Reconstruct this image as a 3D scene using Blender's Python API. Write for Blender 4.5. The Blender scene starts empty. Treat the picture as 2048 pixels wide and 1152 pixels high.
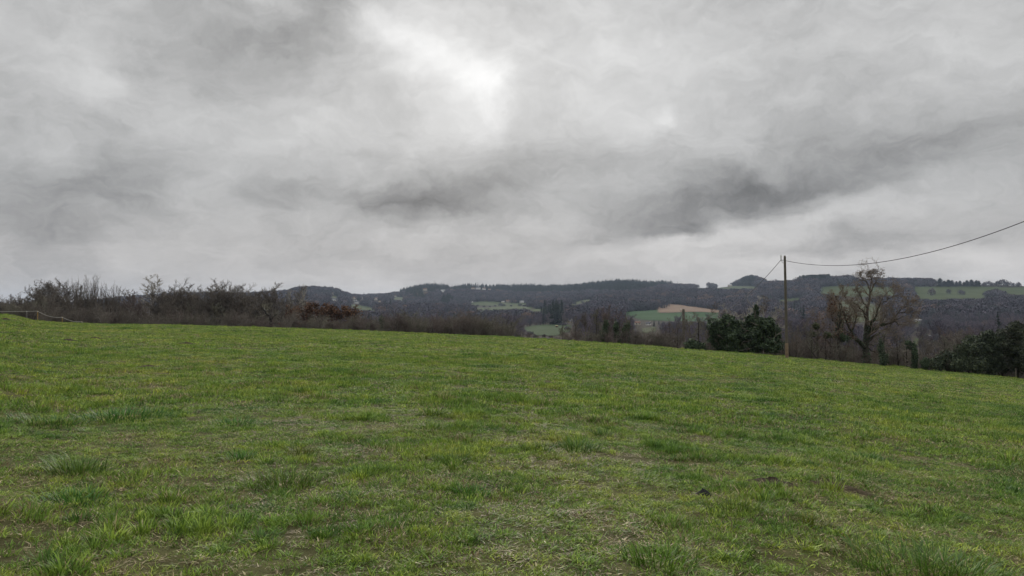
import bpy, math, random
import numpy as np
from math import radians as R_, sin, cos, pi, atan2, hypot
EXPOSURE = .12
SKY_BASE = .460
ZENITH = 2.4
SUN_POWER = 1.5
CLOUDS = [
    (705, 45, 65, 32, -20, .13), (765, 85, 85, 40, -25, .16), (850, 110, 90, 38, -30, .17), (930, 145, 80, 38, -38, .16), (985, 185, 48, 40, -60, .16), (1010, 120, 60, 50, 20, .08), (880, 40, 120, 40, 0, .07), (960, 160, 430, 230, -10, .15), (940, 240, 60, 28, -20, .08),
    (520, 70, 230, 90, 8, -0.169), (660, 20, 90, 50, 0, -0.182), (545, 5, 60, 25, -20, .10), (60, 400, 190, 90, 8, -0.169), (140, 470, 110, 30, 6, -0.104), (250, 380, 150, 60, 20, -0.078),
    (215, 170, 45, 40, -40, .10), (110, 300, 40, 30, -50, .08), (600, 360, 130, 40, 14, -0.130), (420, 380, 60, 40, 0, .06), (700, 330, 40, 25, 0, .07), (600, 240, 40, 25, 0, .06),
    (870, 405, 170, 50, 3, -0.260), (1000, 350, 220, 80, 10, -0.091), (1430, 395, 330, 62, 17, -0.221), (1650, 250, 230, 70, 36, -0.117), (1790, 330, 260, 45, 14, -0.117), (1320, 465, 45, 18, 15, -0.130),
    (1180, 300, 200, 60, 10, -0.078), (1280, 255, 60, 35, 30, .12), (1325, 225, 20, 18, 0, .12), (1730, 215, 90, 40, 30, .09), (1560, 320, 50, 25, 20, .08), (1860, 90, 220, 110, 10, .09), (1350, 120, 260, 90, 10, .05), (100, 90, 130, 70, 0, .05),
    (1600, 435, 300, 28, 11, .09), (1800, 470, 260, 30, 8, -0.065), (1330, 500, 300, 24, 6, .11), (1650, 488, 130, 16, 5, -0.091), (1650, 515, 400, 25, 3, .09), (870, 470, 70, 22, 30, .09), (2040, 530, 110, 28, 0, .10),
    (200, 500, 200, 35, 0, .05), (700, 520, 300, 25, 0, -0.052), (2000, 300, 120, 90, 10, -0.065), (640, 425, 80, 30, 10, .06), (1350, 60, 220, 70, 0, .02),
]
GRASS_RAMP = [(0, (.060, .145, .033)), (.28, (.120, .220, .035)), (.55, (.190, .288, .044)), (.8, (.255, .318, .054)), (1, (.315, .320, .078))]
DEAD_SHARE = .40
DEAD_VARY = 1.7
HAZE = 8.0e-5

# ------------------------------------------------------------------ basics
F = 1536.0                      # focal length in pixels of the 2048 wide photograph
HORIZON = 632.0
PITCH = math.atan((HORIZON - 576.0) / F)
EYE = 1.6
SC = bpy.context.scene
COL = SC.collection
LIB = bpy.data.collections.new("scatter_sources")      # never linked: only feeds the scatters


def ray(px, py):
    u = (px - 1024.0) / F
    v = (576.0 - py) / F
    return (u, cos(PITCH) - sin(PITCH) * v, sin(PITCH) + cos(PITCH) * v)


def slope(px, py):
    d = ray(px, py)
    return d[2] / hypot(d[0], d[1])


def project(x, y, z):
    z = z - EYE
    f = cos(PITCH) * y + sin(PITCH) * z
    up = -sin(PITCH) * y + cos(PITCH) * z
    f = np.maximum(f, 1e-3)
    return 1024 + F * x / f, 576 - F * up / f


def theta_of(px):
    d = ray(px, 640)
    return math.degrees(atan2(d[0], d[1]))


# ------------------------------------------------------------------ noise
_rs = np.random.RandomState(5)
_LAT = _rs.rand(256, 256)


def vnoise(x, y):
    x = np.asarray(x, float); y = np.asarray(y, float)
    xi = np.floor(x).astype(int); yi = np.floor(y).astype(int)
    fx = x - xi; fy = y - yi
    fx = fx * fx * (3 - 2 * fx); fy = fy * fy * (3 - 2 * fy)
    a = _LAT[xi & 255, yi & 255]; b = _LAT[(xi + 1) & 255, yi & 255]
    c = _LAT[xi & 255, (yi + 1) & 255]; d = _LAT[(xi + 1) & 255, (yi + 1) & 255]
    return (a * (1 - fx) + b * fx) * (1 - fy) + (c * (1 - fx) + d * fx) * fy


def fbm(x, y, octaves=4, gain=.5):
    s = 0; a = 1; t = 0
    for k in range(octaves):
        s = s + a * vnoise(x * 2 ** k + 17.3 * k, y * 2 ** k + 9.1 * k)
        t += a; a *= gain
    return s / t            # 0..1


# ------------------------------------------------------------------ terrain
EDGE_PX = [-300, 0, 30, 62, 110, 200, 300, 400, 500, 600, 700, 800, 900, 1000, 1100, 1200, 1300, 1400, 1500, 1570, 1650, 1750, 1850, 1950, 2048, 2350]
EDGE_Y = [622, 628, 630, 641, 645, 648, 649.5, 651.5, 654, 657.5, 661, 664.5, 669, 673.5, 679, 686, 692.5, 701, 708, 714, 721, 730, 738, 747.5, 758.5, 790]
EDGE_R_PX = [-300, 0, 400, 800, 1100, 1300, 1450, 1570, 1660, 1750, 2048, 2350]
EDGE_R = [85, 85, 82, 78, 72, 66, 60, 57, 66, 78, 72, 66]
HILL_R = [220, 450, 700, 1000, 1400, 1900, 2500, 3000]
HILL = {
    -300: [722, 690, 668, 650, 634, 624, 632, 640],
    0: [718, 690, 668, 648, 632, 621, 628, 636],
    100: [716, 690, 668, 646, 628, 618, 624, 634],
    200: [715, 690, 667, 644, 622, 608, 616, 628],
    270: [715, 690, 666, 642, 618, 601, 611, 622],
    350: [715, 690, 665, 640, 613, 595, 606, 616],
    420: [715, 690, 665, 640, 614, 596, 606, 616],
    500: [715, 690, 665, 640, 613, 595, 604, 612],
    600: [715, 690, 663, 637, 609, 586, 597, 606],
    660: [715, 690, 662, 636, 610, 585, 597, 604],
    690: [715, 690, 663, 639, 614, 595, 599, 603],
    720: [715, 690, 664, 642, 621, 606, 598, 603],
    790: [713, 691, 665, 642, 622, 606, 591, 598],
    830: [712, 692, 666, 643, 622, 604, 580, 588],
    870: [710, 693, 666, 644, 622, 602, 577, 585],
    905: [708, 692, 667, 645, 624, 604, 583, 589],
    935: [706, 692, 668, 645, 624, 606, 578, 588],
    1000: [704, 680, 664, 642, 622, 606, 582, 590],
    1070: [702, 671, 654, 634, 617, 604, 583, 591],
    1130: [702, 669, 650, 632, 614, 600, 582, 590],
    1200: [704, 672, 652, 634, 612, 595, 573, 583],
    1240: [705, 674, 653, 636, 612, 593, 569, 580],
    1275: [705, 675, 654, 638, 612, 592, 571, 581],
    1290: [705, 676, 655, 638, 611, 591, 577, 584],
    1320: [706, 677, 656, 638, 610, 590, 573, 583],
    1350: [706, 678, 657, 638, 610, 590, 576, 584],
    1440: [710, 682, 660, 640, 612, 586, 574, 582],
    1500: [712, 685, 662, 640, 610, 581, 566, 576],
    1600: [718, 690, 665, 640, 606, 571, 578, 586],
    1700: [726, 692, 664, 634, 601, 568, 576, 584],
    1760: [732, 694, 664, 632, 600, 569, 576, 584],
    1830: [737, 696, 665, 632, 600, 572, 578, 586],
    1950: [742, 698, 664, 632, 600, 571, 577, 585],
    2048: [747, 700, 664, 632, 601, 573, 580, 588],
    2350: [752, 704, 666, 636, 605, 576, 584, 592],
}
HP = sorted(HILL)
TH = np.arange(-180, 180.01, .5)
LR = np.linspace(math.log(.5), math.log(6200), 420)


def px_of_theta(t):
    t = max(-52.0, min(52.0, t))
    return 1024 + F * math.tan(R_(t))


EDGE_TAB = np.zeros(len(TH))
ZT = np.zeros((len(TH), len(LR)))
for i, t in enumerate(TH):
    px = min(2350, max(-300, px_of_theta(t)))
    er = np.interp(px, EDGE_R_PX, EDGE_R)
    sl = slope(px, np.interp(px, EDGE_PX, EDGE_Y))
    ze = EYE + sl * er
    s = ze / er
    a = min(1.0, max(0.0, (abs(t) - 40) / 45.0))
    s = s * (1 - a) + a * (-.05 * sin(R_(t)) if abs(t) < 90 else -.05 * sin(R_(t)))
    ze = s * er
    ys = [np.interp(px, HP, [HILL[p][k] for p in HP]) for k in range(len(HILL_R))]
    rk = [0, er]; zk = [0, ze]
    z1 = ze + (s - .06) * 9
    zk.append(z1); rk.append(er + 9)
    z2 = z1 - .10 * 24
    zk.append(z2); rk.append(er + 33)
    for rr, yy in zip(HILL_R, ys):
        rk.append(rr); zk.append(EYE + slope(px, yy) * rr)
    rk += [4000, 6300]; zk += [zk[-1] - 60, zk[-1] - 120]
    ZT[i] = np.interp(np.exp(LR), rk, zk)
    EDGE_TAB[i] = er
for _ in range(3):
    ZT[1:-1] = .25 * ZT[:-2] + .5 * ZT[1:-1] + .25 * ZT[2:] if _ < 1 else ZT[1:-1]
    far = np.exp(LR) > 160
    Z2 = ZT.copy(); Z2[:, 1:-1] = .25 * ZT[:, :-2] + .5 * ZT[:, 1:-1] + .25 * ZT[:, 2:]
    ZT[:, far] = Z2[:, far]


def edge_r(theta_deg):
    return np.interp(theta_deg, TH, EDGE_TAB)


def height(x, y):
    x = np.asarray(x, float); y = np.asarray(y, float)
    r = np.hypot(x, y)
    t = np.degrees(np.arctan2(x, y))
    ti = np.clip((t + 180) / .5, 0, len(TH) - 1.001)
    lr = np.clip((np.log(np.maximum(r, .5)) - LR[0]) / (LR[1] - LR[0]), 0, len(LR) - 1.001)
    i = ti.astype(int); j = lr.astype(int); a = ti - i; b = lr - j
    z = (ZT[i, j] * (1 - a) + ZT[i + 1, j] * a) * (1 - b) + (ZT[i, j + 1] * (1 - a) + ZT[i + 1, j + 1] * a) * b
    z = np.where(r < .5, z * r / .5, z)
    er = np.interp(t, TH, EDGE_TAB)
    near = np.clip(1 - (r - er) / 30, 0, 1)
    z = z + near * ((fbm(x / 6 + 40, y / 6 + 7, 3) - .5) * .14 * np.clip(r / 12, 0, 1) + (fbm(x / .8, y / .8 + 31, 2) - .5) * .05 * np.clip(r / 3, 0, 1))
    hill = np.clip((r - 250) / 900, 0, 1)
    z = z + hill * ((fbm(x / 330 + 3, y / 330 + 5, 4) - .5) * 22 + (fbm(x / 90 + 31, y / 90, 2) - .5) * 5)
    return z


def hit(px, py, r0=150.0, r1=3300.0):
    """the far ground point that is seen at a place in the view"""
    d = ray(px, py); h = hypot(d[0], d[1])
    rr = np.exp(np.linspace(math.log(r0), math.log(r1), 2500))
    x = d[0] / h * rr; y = d[1] / h * rr
    g = height(x, y) - (EYE + d[2] / h * rr)
    k = np.argmax(g > 0)
    if not (g > 0).any():
        k = int(np.argmax(g))
    return float(x[k]), float(y[k]), float(height(x[k], y[k])), float(rr[k])


def spot(px, r):
    """ground point at horizontal distance r on a bearing"""
    t = R_(theta_of(px))
    x, y = r * sin(t), r * cos(t)
    return x, y, float(height(x, y))


def top_height(px, r, ytop):
    x, y, z = spot(px, r)
    return EYE + slope(px, ytop) * r - z


# ------------------------------------------------------------------ mesh helpers
def mk(name, V, quads=None, tris=None, mat=None, attrs=None, smooth=False, faceattr=None):
    V = np.asarray(V, np.float32).reshape(-1, 3)
    me = bpy.data.meshes.new(name)
    q = np.zeros((0, 4), np.int32) if quads is None else np.asarray(quads, np.int32).reshape(-1, 4)
    t = np.zeros((0, 3), np.int32) if tris is None else np.asarray(tris, np.int32).reshape(-1, 3)
    me.vertices.add(len(V)); me.vertices.foreach_set("co", V.ravel())
    nl = q.size + t.size
    me.loops.add(nl)
    me.loops.foreach_set("vertex_index", np.concatenate([q.ravel(), t.ravel()]))
    me.polygons.add(len(q) + len(t))
    ls = np.concatenate([np.arange(len(q)) * 4, q.size + np.arange(len(t)) * 3]).astype(np.int32)
    me.polygons.foreach_set("loop_start", ls)
    if smooth:
        me.polygons.foreach_set("use_smooth", np.ones(len(ls), bool))
    if mat is not None:
        for m in (mat if isinstance(mat, (list, tuple)) else [mat]):
            me.materials.append(m)
    for k, v in (attrs or {}).items():
        v = np.asarray(v, np.float32)
        if v.ndim == 1:
            a = me.attributes.new(k, 'FLOAT', 'POINT'); a.data.foreach_set("value", v)
        else:
            a = me.attributes.new(k, 'FLOAT_VECTOR', 'POINT'); a.data.foreach_set("vector", v.ravel())
    me.update(calc_edges=True)
    me.validate()
    return me


def obj(name, me, parent=None, loc=None):
    o = bpy.data.objects.new(name, me)
    COL.objects.link(o)
    if parent is not None:
        o.parent = parent
    if loc is not None:
        o.location = loc
    return o


def tag(o, label=None, cat=None, group=None, kind=None):
    if label: o["label"] = label
    if cat: o["category"] = cat
    if group: o["group"] = group
    if kind: o["kind"] = kind
    return o


def thing(name, label, cat, loc=(0, 0, 0), rot=0, group=None):
    o = bpy.data.objects.new(name, None)
    o.empty_display_size = .2
    COL.objects.link(o)
    o.location = loc; o.rotation_euler = (0, 0, rot)
    return tag(o, label, cat, group)


def copy_thing(root, loc, rot=0, scale=(1, 1, 1), label=None, group=None, name=None):
    r = root.copy(); COL.objects.link(r)
    if name: r.name = name
    r.location = loc; r.rotation_euler = (0, 0, rot); r.scale = scale
    if label: r["label"] = label
    if group: r["group"] = group
    for ch in list(root.children):
        c = ch.copy(); COL.objects.link(c); c.parent = r
        for g in list(ch.children):
            d = g.copy(); COL.objects.link(d); d.parent = c
    return r


def resample(pts, n):
    pts = np.asarray(pts, float)
    d = np.r_[0, np.cumsum(np.linalg.norm(np.diff(pts, axis=0), axis=1))]
    t = np.linspace(0, d[-1], n)
    return np.stack([np.interp(t, d, pts[:, k]) for k in range(3)], 1)


def tubes(P, Rad, sides):
    """P (B,n,3), Rad (B,n) -> V, quads: one tapered tube for each of B polylines"""
    B, n, _ = P.shape
    T = np.empty_like(P)
    T[:, 1:-1] = P[:, 2:] - P[:, :-2]; T[:, 0] = P[:, 1] - P[:, 0]; T[:, -1] = P[:, -1] - P[:, -2]
    T /= np.linalg.norm(T, axis=2, keepdims=True) + 1e-9
    ref = np.where(np.abs(T[:, :1, 2:3]) > .9, np.array([1., 0, 0]), np.array([0, 0, 1.]))
    ref = np.broadcast_to(ref, T.shape)
    U = np.cross(T, ref); U /= np.linalg.norm(U, axis=2, keepdims=True) + 1e-9
    W = np.cross(T, U)
    a = np.arange(sides) * 2 * pi / sides
    ring = U[:, :, None] * np.cos(a)[None, None, :, None] + W[:, :, None] * np.sin(a)[None, None, :, None]
    V = P[:, :, None] + ring * Rad[:, :, None, None]
    idx = np.arange(B * n * sides).reshape(B, n, sides)
    a0 = idx[:, :-1]; a1 = idx[:, 1:]
    Q = np.stack([a0, np.roll(a0, -1, 2), np.roll(a1, -1, 2), a1], -1).reshape(-1, 4)
    return V.reshape(-1, 3), Q


def join(parts):
    Vs, Qs, o = [], [], 0
    for V, Q in parts:
        Vs.append(V); Qs.append(Q + o); o += len(V)
    return np.concatenate(Vs), np.concatenate(Qs)


def lathe(profile, sides=12, cx=0, cy=0):
    """profile [(r,z)] -> V, quads"""
    n = len(profile)
    a = np.arange(sides) * 2 * pi / sides
    V = np.array([[(cx + r * cos(t), cy + r * sin(t), z) for t in a] for r, z in profile]).reshape(-1, 3)
    idx = np.arange(n * sides).reshape(n, sides)
    Q = np.stack([idx[:-1], np.roll(idx[:-1], -1, 1), np.roll(idx[1:], -1, 1), idx[1:]], -1).reshape(-1, 4)
    return V, Q


def box(x0, x1, y0, y1, z0, z1):
    V = np.array([(x0, y0, z0), (x1, y0, z0), (x1, y1, z0), (x0, y1, z0), (x0, y0, z1), (x1, y0, z1), (x1, y1, z1), (x0, y1, z1)], float)
    Q = np.array([(0, 3, 2, 1), (4, 5, 6, 7), (0, 1, 5, 4), (1, 2, 6, 5), (2, 3, 7, 6), (3, 0, 4, 7)])
    return V, Q


# ------------------------------------------------------------------ materials
class NT:
    def __init__(s, tree):
        s.t = tree; s.n = tree.nodes; s.l = tree.links

    def add(s, typ, **kw):
        n = s.n.new(typ)
        for k, v in kw.items():
            if k.startswith("i_"):
                key = k[2:]; key = int(key) if key.isdigit() else key.replace("_", " ")
                sock = n.inputs[key]
                if isinstance(v, bpy.types.NodeSocket):
                    s.l.new(v, sock)
                else:
                    sock.default_value = v
            else:
                setattr(n, k, v)
        return n

    def math(s, op, a, b=None, c=None, clamp=False):
        n = s.n.new("ShaderNodeMath"); n.operation = op; n.use_clamp = clamp
        for i, v in enumerate((a, b, c)):
            if v is None: continue
            if isinstance(v, bpy.types.NodeSocket): s.l.new(v, n.inputs[i])
            else: n.inputs[i].default_value = v
        return n.outputs[0]

    def mix(s, f, a, b, blend='MIX'):
        n = s.n.new("ShaderNodeMix"); n.data_type = 'RGBA'; n.blend_type = blend
        for k, v in ((0, f), (6, a), (7, b)):
            if isinstance(v, bpy.types.NodeSocket): s.l.new(v, n.inputs[k])
            else: n.inputs[k].default_value = v if k == 0 else (tuple(v) + (1,))[:4]
        return n.outputs[2]

    def noise(s, vec, scale, detail=3, rough=.55, dist=0, dim='3D'):
        n = s.n.new("ShaderNodeTexNoise"); n.noise_dimensions = dim
        n.inputs["Scale"].default_value = scale; n.inputs["Detail"].default_value = detail
        n.inputs["Roughness"].default_value = rough; n.inputs["Distortion"].default_value = dist
        if vec is not None: s.l.new(vec, n.inputs["Vector"])
        return n

    def ramp(s, f, stops, interp='LINEAR'):
        n = s.n.new("ShaderNodeValToRGB"); n.color_ramp.interpolation = interp
        e = n.color_ramp.elements
        while len(e) < len(stops): e.new(.5)
        for k, (p, c) in enumerate(stops):
            e[k].position = p; e[k].color = (tuple(c) + (1,))[:4] if not isinstance(c, (int, float)) else (c, c, c, 1)
        s.l.new(f, n.inputs[0])
        return n.outputs[0]

    def rng(s, v, a, b, c=0, d=1, smooth=False):
        n = s.n.new("ShaderNodeMapRange"); n.interpolation_type = 'SMOOTHSTEP' if smooth else 'LINEAR'
        s.l.new(v, n.inputs[0])
        for k, x in zip((1, 2, 3, 4), (a, b, c, d)): n.inputs[k].default_value = x
        return n.outputs[0]


def material(name):
    m = bpy.data.materials.new(name); m.use_nodes = True
    m.node_tree.nodes.clear()
    return m, NT(m.node_tree)


def surface(nt, shader):
    o = nt.add("ShaderNodeOutputMaterial")
    nt.l.new(shader, o.inputs["Surface"])


def simple(name, col, rough=.85, vary=.25, scale=8, bump=0, col2=None, spec=.25):
    m, n = material(name)
    pos = n.add("ShaderNodeTexCoord").outputs["Object"]
    nz = n.noise(pos, scale, 5, .6).outputs[0]
    c2 = col2 or tuple(c * (1 - vary) for c in col)
    c = n.mix(n.rng(nz, .3, .7), c2, tuple(min(1, x * (1 + vary * .6)) for x in col))
    b = n.add("ShaderNodeBsdfPrincipled", i_Base_Color=c, i_Roughness=rough)
    b.inputs["Specular IOR Level"].default_value = spec
    if bump:
        bp = n.add("ShaderNodeBump", i_Strength=bump, i_Height=nz); bp.inputs["Distance"].default_value = .02
        n.l.new(bp.outputs[0], b.inputs["Normal"])
    surface(n, b.outputs[0])
    return m


def bark(name, col, col2, scale=3.0):
    """bark or twigs: two tones in patches, slightly different on every tree"""
    m, n = material(name)
    pos = n.add("ShaderNodeNewGeometry").outputs["Position"]
    nz = n.noise(pos, scale, 4, .65).outputs[0]
    rnd = n.add("ShaderNodeObjectInfo").outputs["Random"]
    f = n.math('ADD', nz, n.math('MULTIPLY', n.math('SUBTRACT', rnd, .5), .35))
    c = n.mix(n.rng(f, .3, .7), col2, col)
    b = n.add("ShaderNodeBsdfPrincipled", i_Base_Color=c, i_Roughness=.95)
    b.inputs["Specular IOR Level"].default_value = .1
    surface(n, b.outputs[0])
    return m


def leafy(name, stops, trans=.25, rough=.6, attr="tone", spec=.3):
    m, n = material(name)
    a = n.add("ShaderNodeAttribute", attribute_name=attr).outputs["Fac"]
    rnd = n.add("ShaderNodeObjectInfo").outputs["Random"]
    f = n.math('ADD', a, n.math('MULTIPLY', n.math('SUBTRACT', rnd, .5), .2), clamp=True)
    c = n.ramp(f, stops)
    b = n.add("ShaderNodeBsdfPrincipled", i_Base_Color=c, i_Roughness=rough)
    b.inputs["Specular IOR Level"].default_value = spec
    tr = n.add("ShaderNodeBsdfTranslucent", i_Color=c)
    mx = n.add("ShaderNodeMixShader", i_0=trans)
    n.l.new(b.outputs[0], mx.inputs[1]); n.l.new(tr.outputs[0], mx.inputs[2])
    surface(n, mx.outputs[0])
    return m
# ------------------------------------------------------------------ camera
cam = bpy.data.cameras.new("camera"); cam.sensor_width = 36; cam.lens = 36 * F / 2048
cam.clip_start = .1; cam.clip_end = 20000
co = bpy.data.objects.new("camera", cam); COL.objects.link(co)
co.location = (0, 0, EYE); co.rotation_euler = (pi / 2 + PITCH, 0, 0)
SC.camera = co
SC.view_settings.view_transform = 'Standard'; SC.view_settings.look = 'None'
SC.view_settings.exposure = EXPOSURE; SC.view_settings.gamma = 1

SUN_AZ, SUN_EL = theta_of(900), 19.0

# ------------------------------------------------------------------ overcast sky
wd = bpy.data.worlds.new("World"); SC.world = wd; wd.use_nodes = True
wd.node_tree.nodes.clear()
n = NT(wd.node_tree)
vec = n.add("ShaderNodeTexCoord").outputs["Generated"]
vec = n.add("ShaderNodeVectorMath", operation='NORMALIZE', i_0=vec).outputs[0]
sep = n.add("ShaderNodeSeparateXYZ", i_0=vec)
X, Y, Z = sep.outputs
az = n.math('ARCTAN2', X, Y)
el = n.math('ARCSINE', Z)
# the cloud deck as a plane overhead: streets of cloud shrink towards the horizon
den = n.math('ADD', n.math('MAXIMUM', Z, 0.0), .12)
plane = n.add("ShaderNodeCombineXYZ", i_0=n.math('DIVIDE', X, den), i_1=n.math('DIVIDE', Y, den)).outputs[0]
ae = n.add("ShaderNodeCombineXYZ", i_0=az, i_1=el).outputs[0]
w1 = n.noise(plane, 1.1, 3, .6).outputs["Color"]
w2 = n.noise(ae, 13, 6, .62).outputs["Color"]


def centred(c, k):
    a = n.add("ShaderNodeVectorMath", operation='SUBTRACT', i_0=c, i_1=(.5, .5, .5)).outputs[0]
    return n.add("ShaderNodeVectorMath", operation='MULTIPLY', i_0=a, i_1=k).outputs[0]


warp = n.add("ShaderNodeVectorMath", operation='ADD', i_0=ae, i_1=centred(w1, (.10, .06, 0))).outputs[0]
warp = n.add("ShaderNodeVectorMath", operation='ADD', i_0=warp, i_1=centred(w2, (.085, .06, 0))).outputs[0]

# cloud masses: bearing/elevation of the centre, half widths in degrees, tilt, brightness
acc = None
for (px, py, sx, sy, rot, amp) in CLOUDS:
    d = ray(px, py)
    a0 = atan2(d[0], d[1]); e0 = math.atan2(d[2], hypot(d[0], d[1]))
    mp = n.add("ShaderNodeMapping", vector_type='TEXTURE', i_Vector=warp)
    mp.inputs["Location"].default_value = (a0, e0, 0)
    mp.inputs["Rotation"].default_value = (0, 0, R_(rot))
    mp.inputs["Scale"].default_value = (sx / F, sy / F, 1)
    dd = n.add("ShaderNodeVectorMath", operation='DOT_PRODUCT', i_0=mp.outputs[0], i_1=mp.outputs[0]).outputs["Value"]
    g = n.math('POWER', .3679, dd)
    acc = n.math('MULTIPLY_ADD', g, amp, SKY_BASE if acc is None else acc)
st = n.add("ShaderNodeMapping", i_Vector=warp); st.inputs["Rotation"].default_value = (0, 0, R_(-13)); st.inputs["Scale"].default_value = (1, 2.0, 1)
n1 = n.noise(st.outputs[0], 5.0, 6, .52).outputs[0]
n2 = n.noise(st.outputs[0], 15.0, 7, .66, .4).outputs[0]
acc = n.math('MULTIPLY_ADD', n.math('SUBTRACT', n1, .5), .35, acc)
acc = n.math('MULTIPLY_ADD', n.math('SUBTRACT', n2, .5), .28, acc)
n3 = n.noise(st.outputs[0], 46.0, 4, .6).outputs[0]
acc = n.math('MULTIPLY_ADD', n.math('SUBTRACT', n3, .5), .09, acc)
acc = n.math('MAXIMUM', acc, .12)
# overcast skies are brightest overhead
up = n.math('MULTIPLY_ADD', n.rng(el, R_(20), R_(75), 0, 1, True), ZENITH, 1.0)
acc = n.math('MULTIPLY', acc, up)
low = n.rng(el, R_(1), R_(10), 1, 0, True)
tint = n.mix(low, (1.0, 1.0, .995), (1.04, .99, .95))
cloud = n.add("ShaderNodeVectorMath", operation='SCALE', i_0=tint)
n.l.new(n.math('MULTIPLY', acc, 10.0), cloud.inputs["Scale"])
sky = n.add("ShaderNodeTexSky", sky_type='NISHITA', sun_disc=False)
sky.sun_elevation = R_(SUN_EL); sky.sun_rotation = R_(SUN_AZ)
sky.air_density = 1.5; sky.dust_density = 3
col = n.mix(.996, sky.outputs[0], cloud.outputs[0])
bg = n.add("ShaderNodeBackground", i_Color=col, i_Strength=.1)
ow = n.add("ShaderNodeOutputWorld"); n.l.new(bg.outputs[0], ow.inputs["Surface"])
wd.cycles.sampling_method = 'MANUAL'; wd.cycles.sample_map_resolution = 512

sun = bpy.data.lights.new("sun", 'SUN'); sun.energy = SUN_POWER; sun.angle = R_(25); sun.color = (1, .95, .88)
so = bpy.data.objects.new("sun", sun); COL.objects.link(so)
sd = (sin(R_(SUN_AZ)) * cos(R_(SUN_EL)), cos(R_(SUN_AZ)) * cos(R_(SUN_EL)), sin(R_(SUN_EL)))
import mathutils
so.rotation_euler = mathutils.Vector(sd).to_track_quat('Z', 'Y').to_euler()
so.location = (0, 0, 60)
# ------------------------------------------------------------------ ground sheets
rng = np.random.RandomState(11)
thetas = np.radians(np.concatenate([np.arange(-180, -46, 2.0), np.arange(-46, 46, .2), np.arange(46, 180.1, 2.0)]))
thetas[-1] = pi


def polar_sheet(name, rfun, nr, mat, kind_label, cat, smooth=True):
    td = np.degrees(thetas)
    er = edge_r(td)
    rr = np.stack([rfun(k / (nr - 1.0), er) for k in range(nr)], 1)
    x = rr * np.sin(thetas)[:, None]; y = rr * np.cos(thetas)[:, None]
    z = height(x, y)
    V = np.stack([x, y, z], -1).reshape(-1, 3)
    nt_ = len(thetas)
    idx = np.arange(nt_ * nr).reshape(nt_, nr)
    Q = np.stack([idx[:-1, :-1], idx[:-1, 1:], idx[1:, 1:], idx[1:, :-1]], -1).reshape(-1, 4)
    o = obj(name, mk(name, V, Q, mat=mat, smooth=smooth))
    tag(o, kind_label, cat, kind='structure')
    return o


# grass colours are shared by the blades and the turf between them
def grass_colour(n, pos, blade=None):
    big = n.noise(pos, .16, 3, .55).outputs[0]
    mid = n.noise(pos, .75, 4, .6).outputs[0]
    fine = n.noise(pos, 3.2, 3, .6).outputs[0]
    f = n.math('MULTIPLY_ADD', big, .45, n.math('MULTIPLY_ADD', mid, .7, n.math('MULTIPLY', fine, .3)))   # about .72
    f = n.rng(f, .48, .96)
    green = n.ramp(f, GRASS_RAMP)
    return green, big, mid, fine


m, n = material("turf")
pos = n.add("ShaderNodeNewGeometry").outputs["Position"]
green, big, mid, fine = grass_colour(n, pos)
soil = n.mix(n.noise(pos, 22, 4, .6).outputs[0], (.024, .017, .011), (.070, .050, .031))
thatch = n.mix(n.noise(pos, 45, 4, .7).outputs[0], (.018, .017, .008), (.17, .15, .075))
base = n.mix(n.rng(fine, .38, .62), soil, thatch)
c = n.mix(.10, base, green)
b = n.add("ShaderNodeBsdfPrincipled", i_Base_Color=c, i_Roughness=1.0)
b.inputs["Specular IOR Level"].default_value = .05
bp = n.add("ShaderNodeBump", i_Strength=.8, i_Height=n.noise(pos, 40, 4, .7).outputs[0]); bp.inputs["Distance"].default_value = .03
n.l.new(bp.outputs[0], b.inputs["Normal"])
surface(n, b.outputs[0])
TURF = m

m, n = material("leaf_litter_and_heath")
pos = n.add("ShaderNodeNewGeometry").outputs["Position"]
nz = n.noise(pos, .02, 6, .65).outputs[0]
nf = n.noise(pos, .5, 5, .7).outputs[0]
c = n.mix(n.rng(nz, .35, .65), (.032, .028, .021), (.040, .037, .027))
c = n.mix(n.rng(nf, .35, .7), c, (.052, .038, .026))
b = n.add("ShaderNodeBsdfPrincipled", i_Base_Color=c, i_Roughness=1.0)
b.inputs["Specular IOR Level"].default_value = .05
surface(n, b.outputs[0])
LITTER = m

polar_sheet("ground", lambda k, er: .35 + (er + 5 - .35) * k ** 2.2, 420, TURF, "rough grass pasture sloping down to the hedge line", "pasture")
polar_sheet("hills", lambda k, er: np.exp(np.log(er + 5) + (math.log(6100) - np.log(er + 5)) * k), 260, LITTER, "valley and wooded hills rising beyond the pasture", "hills")

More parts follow.
